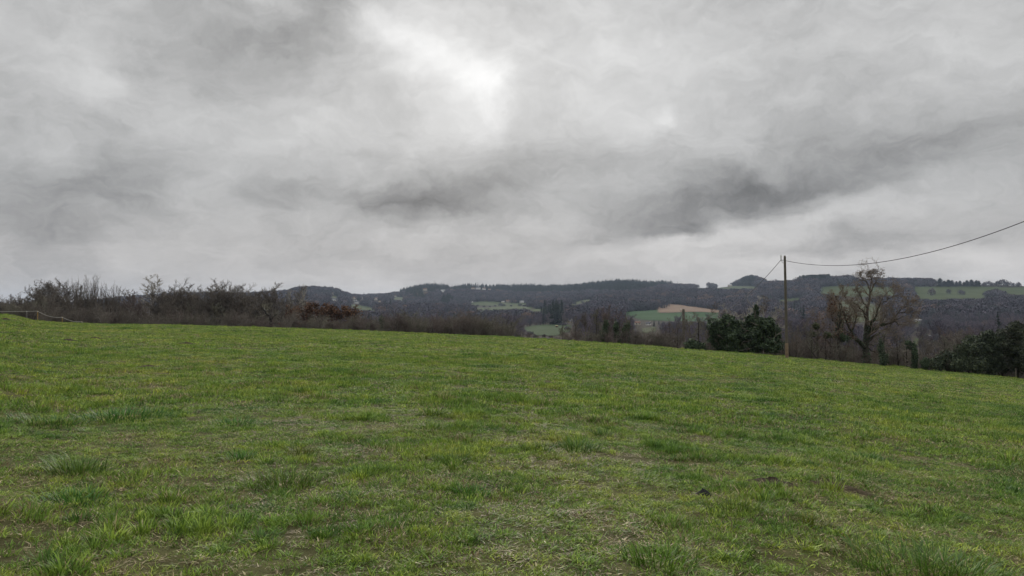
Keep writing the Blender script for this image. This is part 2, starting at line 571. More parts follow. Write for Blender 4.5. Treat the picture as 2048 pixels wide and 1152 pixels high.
# ------------------------------------------------------------------ scattering
def scatter(name, P, rot, scl, idx, sources, label, cat, mats=None):
    """instances of a few small meshes on given points; sources are objects in an unlinked collection"""
    sub = bpy.data.collections.new(name + "_sources")
    LIB.children.link(sub)
    for k, me in enumerate(sources):
        o = bpy.data.objects.new("%s_piece_%02d" % (name, k), me)
        sub.objects.link(o)
    me = bpy.data.meshes.new(name)
    me.vertices.add(len(P)); me.vertices.foreach_set("co", np.asarray(P, np.float32).ravel())
    for k, v in (("turn", rot), ("size", scl)):
        a = me.attributes.new(k, 'FLOAT_VECTOR', 'POINT'); a.data.foreach_set("vector", np.asarray(v, np.float32).ravel())
    a = me.attributes.new("pick", 'INT', 'POINT'); a.data.foreach_set("value", np.asarray(idx, np.int32))
    o = obj(name, me)
    g = bpy.data.node_groups.new(name + "_scatter", 'GeometryNodeTree')
    g.interface.new_socket("Geometry", in_out='INPUT', socket_type='NodeSocketGeometry')
    g.interface.new_socket("Geometry", in_out='OUTPUT', socket_type='NodeSocketGeometry')
    N, L = g.nodes, g.links
    gi = N.new("NodeGroupInput"); go = N.new("NodeGroupOutput")
    iop = N.new("GeometryNodeInstanceOnPoints")
    ci = N.new("GeometryNodeCollectionInfo"); ci.inputs["Collection"].default_value = sub
    ci.inputs["Separate Children"].default_value = True; ci.inputs["Reset Children"].default_value = True

    def named(nm, typ):
        q = N.new("GeometryNodeInputNamedAttribute"); q.data_type = typ; q.inputs["Name"].default_value = nm
        return q.outputs["Attribute"]
    iop.inputs["Pick Instance"].default_value = True
    L.new(gi.outputs[0], iop.inputs["Points"]); L.new(ci.outputs[0], iop.inputs["Instance"])
    L.new(named("pick", 'INT'), iop.inputs["Instance Index"])
    L.new(named("turn", 'FLOAT_VECTOR'), iop.inputs["Rotation"])
    L.new(named("size", 'FLOAT_VECTOR'), iop.inputs["Scale"])
    L.new(iop.outputs[0], go.inputs[0])
    md = o.modifiers.new("scatter", 'NODES'); md.node_group = g
    tag(o, label, cat, kind='stuff')
    return o


# ------------------------------------------------------------------ grass
m, n = material("grass_blades")
pos = n.add("ShaderNodeNewGeometry").outputs["Position"]
green, big, mid, fine = grass_colour(n, pos)
tone = n.add("ShaderNodeAttribute", attribute_name="tone").outputs["Fac"]      # random per blade
green = n.mix(1.0, green, n.ramp(tone, [(0, (.45, .52, .5)), (.5, (1, 1, 1)), (1, (1.6, 1.5, 1.55))]), 'MULTIPLY')
rnd = n.add("ShaderNodeObjectInfo").outputs["Random"]
green = n.mix(1.0, green, n.ramp(rnd, [(0, (.40, .52, .50)), (.3, (.80, .86, .80)), (.7, (1.06, 1.03, 1)), (1, (1.6, 1.38, 1.25))]), 'MULTIPLY')
dead = n.ramp(n.math('FRACT', n.math('MULTIPLY', tone, 37.0)), [(0, (.095, .058, .030)), (.4, (.21, .155, .078)), (.65, (.34, .28, .14)), (1, (.50, .43, .25))])
patch = n.math('MULTIPLY_ADD', n.math('SUBTRACT', n.noise(pos, .9, 4, .65).outputs[0], .5), DEAD_VARY, DEAD_SHARE)
dry = n.add("ShaderNodeAttribute", attribute_name="dry").outputs["Fac"]
isdead = n.math('LESS_THAN', dry, patch)
c = n.mix(isdead, green, dead)
b = n.add("ShaderNodeBsdfPrincipled", i_Base_Color=c, i_Roughness=.55)
b.inputs["Specular IOR Level"].default_value = .25
tr = n.add("ShaderNodeBsdfTranslucent", i_Color=c)
mx = n.add("ShaderNodeMixShader", i_0=.22)
n.l.new(b.outputs[0], mx.inputs[1]); n.l.new(tr.outputs[0], mx.inputs[2])
surface(n, mx.outputs[0])
BLADE = m


def blades(rs, cnt, radius, lmin, lmax, width, lean, droop, seg=3, core=.0, flat=0.0):
    """a clump of curved tapering grass blades"""
    a = rs.rand(cnt) * 2 * pi; rr = radius * np.sqrt(rs.rand(cnt))
    bx, by = rr * np.cos(a), rr * np.sin(a)
    L = lmin + (lmax - lmin) * rs.rand(cnt) ** 1.6
    L = L * (1 - core * (rr / radius) ** 2)
    out = a + rs.randn(cnt) * (1.6 if core == 0 else .5)
    tilt = flat + np.abs(rs.randn(cnt)) * lean + (core * rr / radius * .7)
    face = rs.rand(cnt) * 2 * pi if core == 0 else out + pi / 2 + rs.randn(cnt) * .5
    w = width * (.6 + .8 * rs.rand(cnt))
    cx, cy, cz = bx.copy(), by.copy(), np.zeros(cnt)
    V = []; tone = rs.rand(cnt); rise = []
    ang = np.clip(tilt, 0, 1.45)
    dry = np.clip(.62 * rs.rand(cnt) + .5 * (1 - ang / 1.3), 0, 1) * (.45 if flat else 1)
    for k in range(seg + 1):
        t = k / seg
        ww = w * (1 - t) ** .7 * .5 if k else w * .42
        dx, dy = np.cos(face) * ww, np.sin(face) * ww
        if k < seg:
            V.append(np.stack([cx - dx, cy - dy, cz], 1)); V.append(np.stack([cx + dx, cy + dy, cz], 1)); rise += [t, t]
        else:
            V.append(np.stack([cx, cy, cz], 1)); rise += [1]
        st = L / seg
        cx = cx + np.sin(ang) * np.cos(out) * st; cy = cy + np.sin(ang) * np.sin(out) * st; cz = np.maximum(cz + np.cos(ang) * st, .002)
        ang = np.clip(ang + droop * (.4 + rs.rand(cnt)) / seg, 0, 2.0)
    nv = 2 * seg + 1
    V = np.stack(V, 1).reshape(-1, 3)
    o = (np.arange(cnt) * nv)[:, None]
    Q = np.concatenate([o + np.array([[2 * k, 2 * k + 1, 2 * k + 3, 2 * k + 2]]) for k in range(seg - 1)], 0) if seg > 1 else None
    T = o + np.array([[2 * seg - 2, 2 * seg - 1, 2 * seg]])
    return V, Q, T, np.repeat(tone, nv), np.repeat(dry, nv)


def clump_mesh(name, *a, **k):
    V, Q, T, tone, dry = blades(*a, **k)
    return mk(name, V, Q, T, BLADE, {"tone": tone, "dry": dry}, smooth=True)


rs = np.random.RandomState(21)
near_src = [clump_mesh("grass_clump", rs, 50, .085, .03, .085, .0082, .75, .9) for _ in range(6)]
near_src += [clump_mesh("grass_clump", rs, 36, .10, .03, .082, .008, 1.15, .7) for _ in range(3)]
near_src += [clump_mesh("grass_clump", rs, 70, .09, .06, .145, .009, .35, 1.1, core=.3) for _ in range(3)]
near_src += [clump_mesh("grass_clump", rs, 34, .12, .03, .10, .006, .25, .5, seg=2, flat=1.3) for _ in range(3)]      # matted dead stems
near_src += [clump_mesh("grass_clump", rs, 16, .05, .03, .055, .024, .35, .6, seg=3, flat=.9) for _ in range(2)]      # broad leaved weeds
mid_src = [clump_mesh("grass_clump", rs, 40, .13, .04, .12, .014, .75, .9, seg=2) for _ in range(5)]
mid_src += [clump_mesh("grass_clump", rs, 60, .11, .09, .19, .013, .35, 1.0, seg=2, core=.3) for _ in range(2)]
far_src = [clump_mesh("grass_clump", rs, 44, .24, .04, .12, .026, .7, .8, seg=2) for _ in range(5)]
far_src += [clump_mesh("grass_clump", rs, 55, .17, .08, .17, .024, .35, .9, seg=2, core=.3) for _ in range(2)]


def bare(x, y):
    """0..1: where the turf is worn through"""
    return fbm(x / .26 + 3, y / .26 + 51, 3) * .62 + fbm(x / 1.6 + 13, y / 1.6 + 5, 2) * .38


def lush(x, y):
    return fbm(x / .7 + 71, y / .7 + 11, 3) * .75 + fbm(x / 5 + 7, y / 5 + 1, 2) * .25


MOUNDS = []          # filled by the molehills: (x, y, radius) kept clear of grass
for (px, py, rad) in [(1538, 968, .34), (1600, 966, .12), (1655, 972, .36), (1704, 984, .2), (1403, 990, .12)]:
    pass


def on_field(px, py):
    d = ray(px, py); h = hypot(d[0], d[1])
    rr = np.linspace(2, 88, 3000)
    x = d[0] / h * rr; y = d[1] / h * rr
    g = height(x, y) - (EYE + d[2] / h * rr)
    k = int(np.argmax(g > 0)) if (g > 0).any() else int(np.argmax(g))
    return float(x[k]), float(y[k]), float(height(x[k], y[k])), float(rr[k])


MOLE = [(1538, 967, .32, .15, .05, -8), (1655, 971, .42, .11, .04, -14), (1712, 984, .26, .09, .04, -25),
        (141, 681, .5, .3, .07, 0), (192, 678, .5, .3, .09, 0), (297, 734, .35, .2, .05, 0), (194, 740, .25, .2, .04, 0), (370, 688, .55, .3, .07, 5), (12, 640, .5, .3, .12, 0)]
for k, (px, py, a, b_, h_, r_) in enumerate(MOLE):
    x, y, z, rr = on_field(px, py)
    MOUNDS.append((x, y, a * .72, b_ * .9))


def grass_band(name, r0, r1, density, sources, n_plain, s0, label, span=39, thatch=False):
    n_tall = len(sources) - (5 if thatch else 0)
    a = R_(span)
    area = a * (r1 * r1 - r0 * r0)
    N = int(area * density)
    r = np.sqrt(r0 * r0 + (r1 * r1 - r0 * r0) * rng.rand(N)); t = (rng.rand(N) * 2 - 1) * a
    x, y = r * np.sin(t), r * np.cos(t)
    er = edge_r(np.degrees(t))
    bv, lv = bare(x, y), lush(x, y)
    keep = (r < er + 3) & (rng.rand(N) < np.clip((bv - .315) / .10, .48 if thatch else .22, 1))
    for (mx_, my_, ra, rb) in MOUNDS:
        keep &= ((x - mx_) / ra) ** 2 + ((y - my_) / (rb * 1.3)) ** 2 > 1
    x, y, r, t, bv, lv = (q[keep] for q in (x, y, r, t, bv, lv))
    N = len(x)
    z = height(x, y) - .004
    tall = rng.rand(N) < np.clip((lv - .62) * 1.8, 0.013, .4)
    idx = np.where(tall, n_plain + rng.randint(0, n_tall - n_plain, N), rng.randint(0, n_plain, N))
    s = s0 * (.75 + .5 * rng.rand(N))
    hs = s * np.clip(.60 + (lv - .5) * 1.9, .42, 1.2) * (.8 + .4 * rng.rand(N))
    tl = (rng.rand(N, 2) - .5) * .25
    if thatch:
        flatp = (rng.rand(N) < np.clip((.44 - bv) * 5, .24, .92)) & ~tall
        idx = np.where(flatp, n_tall + rng.randint(0, 3, N), idx)
        idx = np.where((rng.rand(N) < .045) & ~tall, n_tall + 3 + rng.randint(0, 2, N), idx)
    scatter(name, np.stack([x, y, z], 1), np.stack([tl[:, 0], tl[:, 1], rng.rand(N) * 2 * pi], 1), np.stack([s, s, hs], 1), idx, sources, label, "grass")


grass_band("grass", 3.0, 13.5, 215, near_src, 9, 1.0, "short mixed green and straw coloured grass nearest the viewer", span=45, thatch=True)
grass_band("grass", 13.3, 33, 62, mid_src, 5, 1.0, "short pasture grass across the middle of the field")
grass_band("grass", 32.7, 92, 20, far_src, 5, 1.0, "short pasture grass running up to the hedge line")

# longer grass left ungrazed along the edge of the field
N = 2600
t = (rng.rand(N) * 2 - 1) * R_(39); r = edge_r(np.degrees(t)) + rng.uniform(-.8, 3.5, N)
x, y = r * np.sin(t), r * np.cos(t)
s = .7 + .5 * rng.rand(N); hs = s * (.5 + 1.2 * rng.rand(N) ** 2)
scatter("grass", np.stack([x, y, height(x, y)], 1), np.stack([(rng.rand(N) - .5) * .3, (rng.rand(N) - .5) * .3, rng.rand(N) * 6.28], 1), np.stack([s, s, hs], 1), 5 + rng.randint(0, 2, N), far_src, "longer uneven grass along the far edge of the pasture", "grass")
# ------------------------------------------------------------------ bare winter trees
BARK = bark("grey_brown_bark", (.20, .178, .148), (.10, .088, .072))
BARK_DARK = bark("dark_wet_bark", (.070, .060, .048), (.036, .032, .026))
BARK_PALE = bark("pale_lichen_bark", (.42, .40, .345), (.24, .225, .19))
TWIG = bark("grey_brown_twigs", (.180, .158, .132), (.100, .087, .073), .8)
TWIG_DARK = bark("dark_brown_twigs", (.168, .146, .122), (.094, .081, .068), .8)
TWIG_BROWN = bark("warm_brown_twigs", (.205, .168, .132), (.120, .098, .078), .8)
BARK_OAK = bark("oak_bark", (.105, .090, .072), (.055, .048, .039))
TWIG_OLIVE = bark("olive_lichen_twigs", (.195, .186, .140), (.105, .100, .075), .8)
TWIG_PURPLE = bark("purplish_twigs", (.160, .126, .114), (.096, .076, .068), .8)
TWIG_PALE = bark("pale_grey_twigs", (.36, .335, .285), (.20, .185, .155), .8)
RUSSET = leafy("withered_oak_leaves", [(0, (.062, .036, .026)), (.5, (.120, .066, .042)), (1, (.18, .108, .066))], .15, .9, spec=.1)
IVY = leafy("ivy_leaves", [(0, (.016, .028, .015)), (.5, (.044, .072, .034)), (.85, (.082, .118, .054)), (1, (.13, .16, .078))], .08, .6)
NEEDLE = leafy("evergreen_foliage", [(0, (.015, .023, .014)), (.5, (.042, .060, .032)), (1, (.098, .118, .056))], .08, .65)


def unit(v):
    return v / (np.linalg.norm(v, axis=-1, keepdims=True) + 1e-9)


def grow(rs, P, Rd, levels):
    """levels of branching: each takes the polylines of the one before it and grows children along them. Returns [(P, R)] by level"""
    out = [(P, Rd)]
    for L in levels:
        B, n, _ = P.shape
        c = L["n"]
        k = np.repeat(np.arange(B), c)
        t = L["t0"] + (L.get("t1", 1.0) - L["t0"]) * ((np.tile(np.arange(c), B) + rs.rand(B * c)) / c)
        f = t * (n - 1); i = np.minimum(f.astype(int), n - 2); a = (f - i)[:, None]
        S = P[k, i] * (1 - a) + P[k, i + 1] * a
        D = unit(P[k, i + 1] - P[k, i])
        r0 = Rd[k, i] * (1 - a[:, 0]) + Rd[k, i + 1] * a[:, 0]
        ln = np.linalg.norm(np.diff(P, axis=1), axis=2).sum(1)[k]
        length = L["ratio"] * ln * (1 - L.get("fall", .4) * t) * (.65 + .6 * rs.rand(len(k)))
        if "max" in L: length = np.minimum(length, L["max"] * (.7 + .5 * rs.rand(len(k))))
        perp = rs.randn(len(k), 3); perp -= (perp * D).sum(1, keepdims=True) * D; perp = unit(perp)
        ang = np.radians(L["ang"] * (.65 + .7 * rs.rand(len(k))) * (1 - L.get("close", 0) * t))[:, None]
        d = unit(np.cos(ang) * D + np.sin(ang) * perp)
        r0 = np.maximum(np.minimum(L["rr"] * r0, L.get("rmax", 9) * length / 40), L.get("rmin", .006))
        m = L["seg"]
        Q = np.empty((len(k), m + 1, 3)); Q[:, 0] = S
        for s in range(m):
            d = unit(d + rs.randn(len(k), 3) * L["wig"] + np.array([0, 0, L.get("up", .05)]))
            Q[:, s + 1] = Q[:, s] + d * (length / m)[:, None]
        tt = np.linspace(0, 1, m + 1)[None]
        R = np.maximum(r0[:, None] * (1 - tt * L.get("taper", .7)), L.get("rend", .004))
        P, Rd = Q, R
        out.append((P, Rd))
    return out


def crown_levels(fine=1.0, ang=48, up=.10, wig=.16, n=(13, 9, 6, 4), ratio=(.5, .45, .48, .5), t0=.22, tw=.009, close=.4, fall=.45):
    return [dict(n=n[0], t0=t0, ratio=ratio[0], fall=fall, ang=ang, close=close, seg=8, wig=wig, up=up, rr=.55, rmin=.02, taper=.75),
            dict(n=n[1], t0=.2, ratio=ratio[1], fall=.4, ang=45, seg=6, wig=wig * 1.1, up=up * .8, rr=.55, rmin=tw * 1.6, taper=.7, rend=tw),
            dict(n=n[2], t0=.15, ratio=ratio[2], fall=.3, ang=42, seg=4, wig=wig * 1.2, up=up * .7, rr=.6, rmin=tw * 1.2, taper=.6, rend=tw * .8),
            dict(n=n[3], t0=.1, ratio=ratio[3], fall=.2, ang=40, seg=2, wig=wig * 1.2, up=up * .5, rr=.7, rmin=tw, taper=.5, rend=tw * .6)]


def meshes_of(levels, n_trunk=2, sides=(8, 5, 4, 3, 3)):
    tr = join([tubes(P, Rd, sides[min(i, 4)]) for i, (P, Rd) in enumerate(levels[:n_trunk])])
    cr = join([tubes(P, Rd, 3 if i else sides[2]) for i, (P, Rd) in enumerate(levels[n_trunk:])])
    return tr, cr


def leaf_cards(rs, C, size, jitter=.3, normal=None, aspect=.75):
    """one small four-cornered leaf spray per centre"""
    N = len(C)
    a = unit(rs.randn(N, 3)) if normal is None else unit(normal + rs.randn(N, 3) * jitter)
    b = unit(np.cross(a, rs.randn(N, 3))); c = np.cross(a, b)
    s = (size * (.55 + .9 * rs.rand(N)))[:, None]
    V = np.stack([C - b * s, C - c * s * aspect + a * s * .15, C + b * s, C + c * s * aspect + a * s * .15], 1)
    Q = np.arange(N * 4).reshape(N, 4)
    return V.reshape(-1, 3), Q


def trunk_line(rs, H, n=9, wig=.03, lean=(0, 0)):
    z = np.linspace(-.5, H, n)
    x = np.cumsum(rs.randn(n)) * wig * H / n + lean[0] * np.linspace(0, 1, n)
    y = np.cumsum(rs.randn(n)) * wig * H / n + lean[1] * np.linspace(0, 1, n)
    return np.stack([x - x[0], y - y[0], z], 1)[None]


def tree_meshes(seed, H, r0, lv, wood, twig, leaves=0, leaf_size=.09, leaf_mat=None, top=.78, lean=(0, 0), fork=0):
    """(trunk mesh, crown mesh, leaves mesh or None), heights in metres, base at z = 0"""
    rs = np.random.RandomState(seed)
    P = trunk_line(rs, H * top, 9, .06, lean)
    Rd = (r0 * np.linspace(1, .22, 9) * np.r_[1.35, 1.1, np.ones(7)])[None]
    g = grow(rs, P, Rd, lv)
    zmax = max(float(p[..., 2].max()) for p, _ in g)
    k = H / zmax
    g = [(p * np.array([1, 1, k]), r) for p, r in g]
    tr, cr = meshes_of(g)
    a = mk("trunk", *tr, mat=wood, smooth=True)
    b = mk("crown", *cr, mat=twig)
    c = None
    if leaves:
        tips = g[-1][0][:, -1]
        C = tips[rs.randint(0, len(tips), leaves)] + rs.randn(leaves, 3) * .12
        V, Q = leaf_cards(rs, C, leaf_size)
        c = mk("withered_leaves", V, Q, mat=leaf_mat or RUSSET, attrs={"tone": np.repeat(rs.rand(leaves), 4)})
    return a, b, c, H


def shrub_meshes(seed, H, stems, spread, wood, twig, tw=.012, leaves=0, n=(6, 5, 3), arch=.0, up=.1, ang=42, wig=.2):
    rs = np.random.RandomState(seed)
    m = 8
    P = np.empty((stems, m, 3)); a = rs.rand(stems) * 2 * pi
    out = spread * (.2 + .8 * rs.rand(stems)); hh = H * (.55 + .45 * rs.rand(stems)); hh[0] = H
    t = np.linspace(0, 1, m)
    for s in range(stems):
        rad = out[s] * (t ** 1.1) + .12
        z = hh[s] * (np.sin(t * pi / 2 * (1 + arch * out[s])) if arch else t ** .9)
        P[s] = np.stack([np.cos(a[s]) * rad, np.sin(a[s]) * rad, z - .25 * (t == 0)], 1) + np.cumsum(rs.randn(m, 3) * .035 * H / 3, 0) * np.array([1, 1, .4])
    Rd = np.linspace(.05, .014, m)[None] * (H / 4) * (.6 + .7 * rs.rand(stems, 1))
    g = grow(rs, P, Rd, [dict(n=n[0], t0=.12, ratio=.42, fall=.4, ang=ang, seg=5, wig=wig, up=up, rr=.6, rmin=tw, taper=.6, rend=tw * .8),
                         dict(n=n[1], t0=.1, ratio=.5, fall=.3, ang=ang + 3, seg=3, wig=wig, up=up * .6, rr=.7, rmin=tw * .85, taper=.5, rend=tw * .7),
                         dict(n=n[2], t0=.1, ratio=.5, fall=.3, ang=ang + 3, seg=2, wig=wig, up=up * .4, rr=.7, rmin=tw * .7, taper=.5, rend=tw * .5)])
    tr, cr = meshes_of(g, 1, (5, 4, 3, 3, 3))
    A = mk("stems", *tr, mat=wood); B = mk("crown", *cr, mat=twig)
    C = None
    if leaves:
        tips = g[-1][0][:, -1]
        V, Q = leaf_cards(rs, tips[rs.randint(0, len(tips), leaves)] + rs.randn(leaves, 3) * .1, .085)
        C = mk("withered_leaves", V, Q, mat=RUSSET, attrs={"tone": np.repeat(rs.rand(leaves), 4)})
    return A, B, C, max(float(p[..., 2].max()) for p, _ in g)


def foliage_mesh(name, seed, lumps, count, size, mat, shell=.35):
    """leaf sprays spread through lumps [(x, y, z, rx, ry, rz)], denser towards their surface, with gaps"""
    rs = np.random.RandomState(seed)
    lumps = np.array(lumps, float)
    w = (lumps[:, 3] * lumps[:, 5]); w = w / w.sum()
    k = rs.choice(len(lumps), count, p=w)
    d = unit(rs.randn(count, 3)); rad = 1 - shell * rs.rand(count) ** 1.5
    # ragged outline: the radius wanders with direction
    wob = 1 + .28 * np.sin(d[:, 0] * 5 + k * 1.7) * np.sin(d[:, 2] * 6 + k) + .16 * np.sin(d[:, 1] * 11 + k * 3) + rs.randn(count) * .07
    C = lumps[k, :3] + d * lumps[k, 3:] * (rad * wob)[:, None]
    keep = C[:, 2] > .05
    C, d = C[keep], d[keep]
    V, Q = leaf_cards(rs, C, size, .9, d + np.array([0, 0, .5]))
    tone = np.clip(rs.rand(len(C)) * .75 + .2 * vnoise(C[:, 0] * 1.3 + 9, C[:, 2] * 1.3), 0, 1)
    return mk(name, V, Q, mat=mat, attrs={"tone": np.repeat(tone, 4)})


def plant(name, ms, label, cat, px, r, ytop=None, H=None, rot=None, group=None, wide=1.0, parts=("trunk", "crown", "withered_leaves")):
    """one tree or bush from its meshes, on the ground at a bearing and distance, as tall as it stands in the photograph"""
    x, y, z = spot(px, r)
    if H is None: H = top_height(px, r, ytop)
    k = H / ms[3]
    root = thing(name, label, cat, (x, y, z - .03), rot if rot is not None else (px * 7.3) % 6.28, group)
    root.scale = (k * wide, k * wide, k)
    for nm, me in zip(parts, ms[:3]):
        if me is not None: obj(nm, me, root)
    return root
# ------------------------------------------------------------------ stocks of tree shapes
ASH = [tree_meshes(101 + i, 10, .21, crown_levels(ang=46 + 4 * (i % 2), up=.13, wig=.10, tw=.015, t0=.18 + .05 * (i % 3), n=(13, 9, 7, 4), ratio=(.60, .48, .50, .5), fall=.4), BARK_DARK, (TWIG_DARK, TWIG, TWIG_DARK, TWIG_PURPLE)[i]) for i in range(4)]
ROUND = [tree_meshes(121 + i, 10, .20, crown_levels(ang=46, up=.13, wig=.08, tw=.015, t0=.5, close=.45, fall=.1, n=(16, 9, 7, 4), ratio=(.86, .42, .46, .5)), BARK_DARK, TWIG_DARK, top=.6) for i in range(3)]
POPLAR = [shrub_meshes(141 + i, 10, 9, 1.6, BARK, (TWIG_DARK, TWIG)[i % 2], tw=.017, n=(15, 7, 3), up=.34, ang=24, wig=.09) for i in range(3)]
THIN = [tree_meshes(161 + i, 9, .10, crown_levels(ang=36, up=.14, wig=.10, tw=.020, t0=.3, n=(11, 6, 4, 2)), (BARK_PALE, BARK)[i % 2], (TWIG_PALE, TWIG)[i % 2], top=.88) for i in range(3)]
SMALL = [tree_meshes(181 + i, 6, .15, crown_levels(ang=52, up=.06, wig=.22, tw=.012, t0=.16, n=(11, 8, 6, 3)), (BARK_DARK, BARK, BARK_DARK, BARK_DARK)[i], (TWIG_OLIVE, TWIG_DARK, TWIG_PURPLE, TWIG)[i]) for i in range(4)]
PALE = [tree_meshes(201 + i, 7, .07, crown_levels(ang=40, up=.08, wig=.24, tw=.011, t0=.35, n=(10, 7, 5, 3)), BARK_PALE, (TWIG_PALE, TWIG_PURPLE)[i], top=.9) for i in range(2)]
OAKS = [tree_meshes(221 + i, 6, .13, crown_levels(ang=55, up=.10, tw=.014, t0=.2, n=(14, 9, 6, 3)), BARK_PALE if i else BARK, TWIG, leaves=2700, leaf_size=.10) for i in range(2)]
BUSH = [shrub_meshes(241 + i, 4, 13, 1.5, (BARK, BARK_PALE, BARK, BARK)[i], (TWIG_OLIVE, TWIG, TWIG_PURPLE, TWIG)[i], tw=.013, arch=(.0, .12, .2, .0)[i]) for i in range(4)]

SKY_ROW = "bare trees standing along the left skyline"
rows = [
    (ASH, 0, 10, 128, 607, .8, "small bare tree at the far left end of the skyline row"),
    (ASH, 3, 31, 132, 597, .9, "low bare purplish tree just right of the far left one"),
    (ASH, 1, 52, 127, 604, .8, "low bare tree above the first electric fence post"),
    (ASH, 0, 78, 126, 571, 1.0, "wide spreading bare tree above the tall yellow fence post"),
    (ASH, 2, 101, 133, 567, .9, "bare spreading tree between the wide one and the forked one"),
    (ROUND, 1, 121, 127, 561, .75, "tall forked bare tree just left of the upright clump"),
    (POPLAR, 0, 149, 130, 552, 1.0, "upright bare tree at the left edge of the brushy clump"),
    (POPLAR, 1, 166, 134, 551, 1.0, "narrow upright bare tree, second in the brushy clump"),
    (POPLAR, 2, 180, 130, 550, 1.0, "tallest upright bare tree in the brushy clump"),
    (POPLAR, 0, 196, 133, 557, 1.0, "upright bare tree on the right shoulder of the brushy clump"),
    (POPLAR, 1, 211, 129, 562, 1.1, "shorter upright bare tree at the right side of the brushy clump"),
    (POPLAR, 2, 230, 134, 573, 1.1, "lowest upright bare tree trailing off the brushy clump"),
    (THIN, 1, 262, 136, 587, 1.0, "thin low bare tree in the gap right of the brushy clump"),
    (THIN, 0, 300, 131, 556, 1.2, "pale wispy bare tree rising alone above the dark ridge"),
    (ROUND, 0, 333, 127, 571, .7, "bare tree with a dark knot of twigs, beside the pale wispy tree"),
    (THIN, 2, 356, 136, 584, 1.0, "thin bare tree between two round crowned trees"),
    (ROUND, 2, 384, 125, 566, .9, "round crowned bare tree with a clear straight trunk"),
    (ROUND, 1, 428, 128, 566, .9, "bare round crowned tree forked low, right of the clear trunk one"),
    (ROUND, 0, 449, 134, 572, .8, "bare tree squeezed behind the twin domed crowns"),
    (ROUND, 2, 463, 127, 566, .85, "left one of the twin domed bare crowns"),
    (ROUND, 1, 480, 131, 569, .8, "right one of the twin domed bare crowns"),
    (ROUND, 0, 498, 128, 572, .75, "bare fan shaped tree at the right end of the domed crowns"),
    (ASH, 2, 522, 134, 583, .7, "low bare tree hiding in front of the dark ridge"),
    (THIN, 1, 549, 127, 573, .9, "thin bare tree poking above the ridge left of the wooded knoll"),
    (THIN, 2, 578, 124, 586, .9, "thin bare tree among the grey green thicket below the knoll"),
    (THIN, 1, 598, 122, 579, .9, "thin bare tree crossing the left flank of the wooded knoll"),
    (THIN, 2, 606, 127, 577, .8, "slender bare tree against the left end of the wooded knoll"),
]
for st, i, px, r, yt, wd_, lb in rows:
    plant("bare_tree", st[i], lb, "tree", px, r, yt - (4 if st is POPLAR else 10), wide=wd_ * (.8 if st is POPLAR else 1.45 if st is ROUND else 1.25), group=SKY_ROW)

for k, (st, i, px, yt) in enumerate([(ROUND, 0, 22, 596), (ASH, 2, 42, 592), (ROUND, 1, 64, 582), (ROUND, 2, 90, 570), (ASH, 0, 112, 566), (ROUND, 0, 245, 584), (ASH, 3, 276, 584), (ROUND, 2, 318, 572), (ASH, 0, 345, 578), (ROUND, 1, 368, 572), (ROUND, 0, 404, 570), (ASH, 2, 438, 572), (ROUND, 1, 512, 576), (ASH, 0, 536, 582), (ROUND, 2, 562, 586)]):
    plant("bare_tree", st[i], "fine twigged rounded bare tree filling the row along the left skyline", "tree", px, 122 + (k * 5) % 15, yt - 3, wide=1.15, group="fine twigged trees filling the left skyline row")
FR = "bare trees in front of the left tree row"
q = random.Random(9)
for k in range(19):
    px = 84 + k * 27 + q.uniform(-7, 7)
    plant("bare_tree", (SMALL, SMALL, ASH, SMALL, ROUND)[k % 5][(k * 2 + k // 5) % (4 if k % 5 != 4 else 3)], "dark stemmed bare tree standing in the thicket below the left skyline crowns", "tree", px, q.uniform(100, 116), q.uniform(588, 614), wide=q.uniform(.8, 1.1), group=FR)
RUS = "russet oaks keeping their withered leaves"
for i, px, r, yt, wd_, lb in [
    (0, 585, 112, 611, .8, "dull reddish oak at the left end of the russet group"),
    (0, 614, 108, 605, .9, "reddish brown leafy oak behind the pale thicket"),
    (1, 640, 112, 604, .9, "tallest russet oak below the houses on the knoll"),
    (0, 657, 107, 609, .9, "bright russet oak in the middle of the russet group"),
    (1, 680, 110, 610, .9, "round russet oak second from the right end of its group"),
    (0, 704, 106, 611, 1.0, "rounded rust coloured oak at the right end of its group")]:
    plant("russet_oak", OAKS[i], lb, "tree", px, r, yt, wide=wd_ * 1.3, group=RUS)

# bushes of the hedge
LH = "grey bushes along the left hedge"
q = random.Random(4)
for k in range(12):
    px = 75 + k * 46 + q.uniform(-8, 8)
    plant("bare_bush", BUSH[(k * 3 + k // 4) % 4], "grey brown leafless bush in the thicket under the left tree row", "bush", px, q.uniform(96, 112), q.uniform(610, 630), wide=q.uniform(.8, 1.1), group=LH)
MH = "olive grey bushes along the middle hedge"
for k, (px, r, yt) in enumerate([(612, 94, 630), (640, 93, 634), (664, 94, 630), (690, 92, 636), (716, 95, 634), (741, 93, 628), (766, 90, 638), (790, 94, 631), (815, 92, 628), (838, 95, 627), (860, 91, 624), (880, 95, 622), (902, 90, 623), (924, 94, 627), (946, 90, 631), (968, 93, 637), (988, 89, 641), (1008, 90, 644), (1030, 86, 649), (1044, 84, 655), (1058, 84, 660), (1072, 82, 664), (1088, 82, 668), (1104, 81, 668), (1114, 80, 664)]):
    plant("bare_bush", BUSH[(k * 5 + k // 3) % 4], "olive grey leafless bush in the middle hedge below the far hillside", "bush", px, r, yt, wide=q.uniform(.9, 1.25), group=MH)
CG = "bare trees of the clump left of the green crop field"
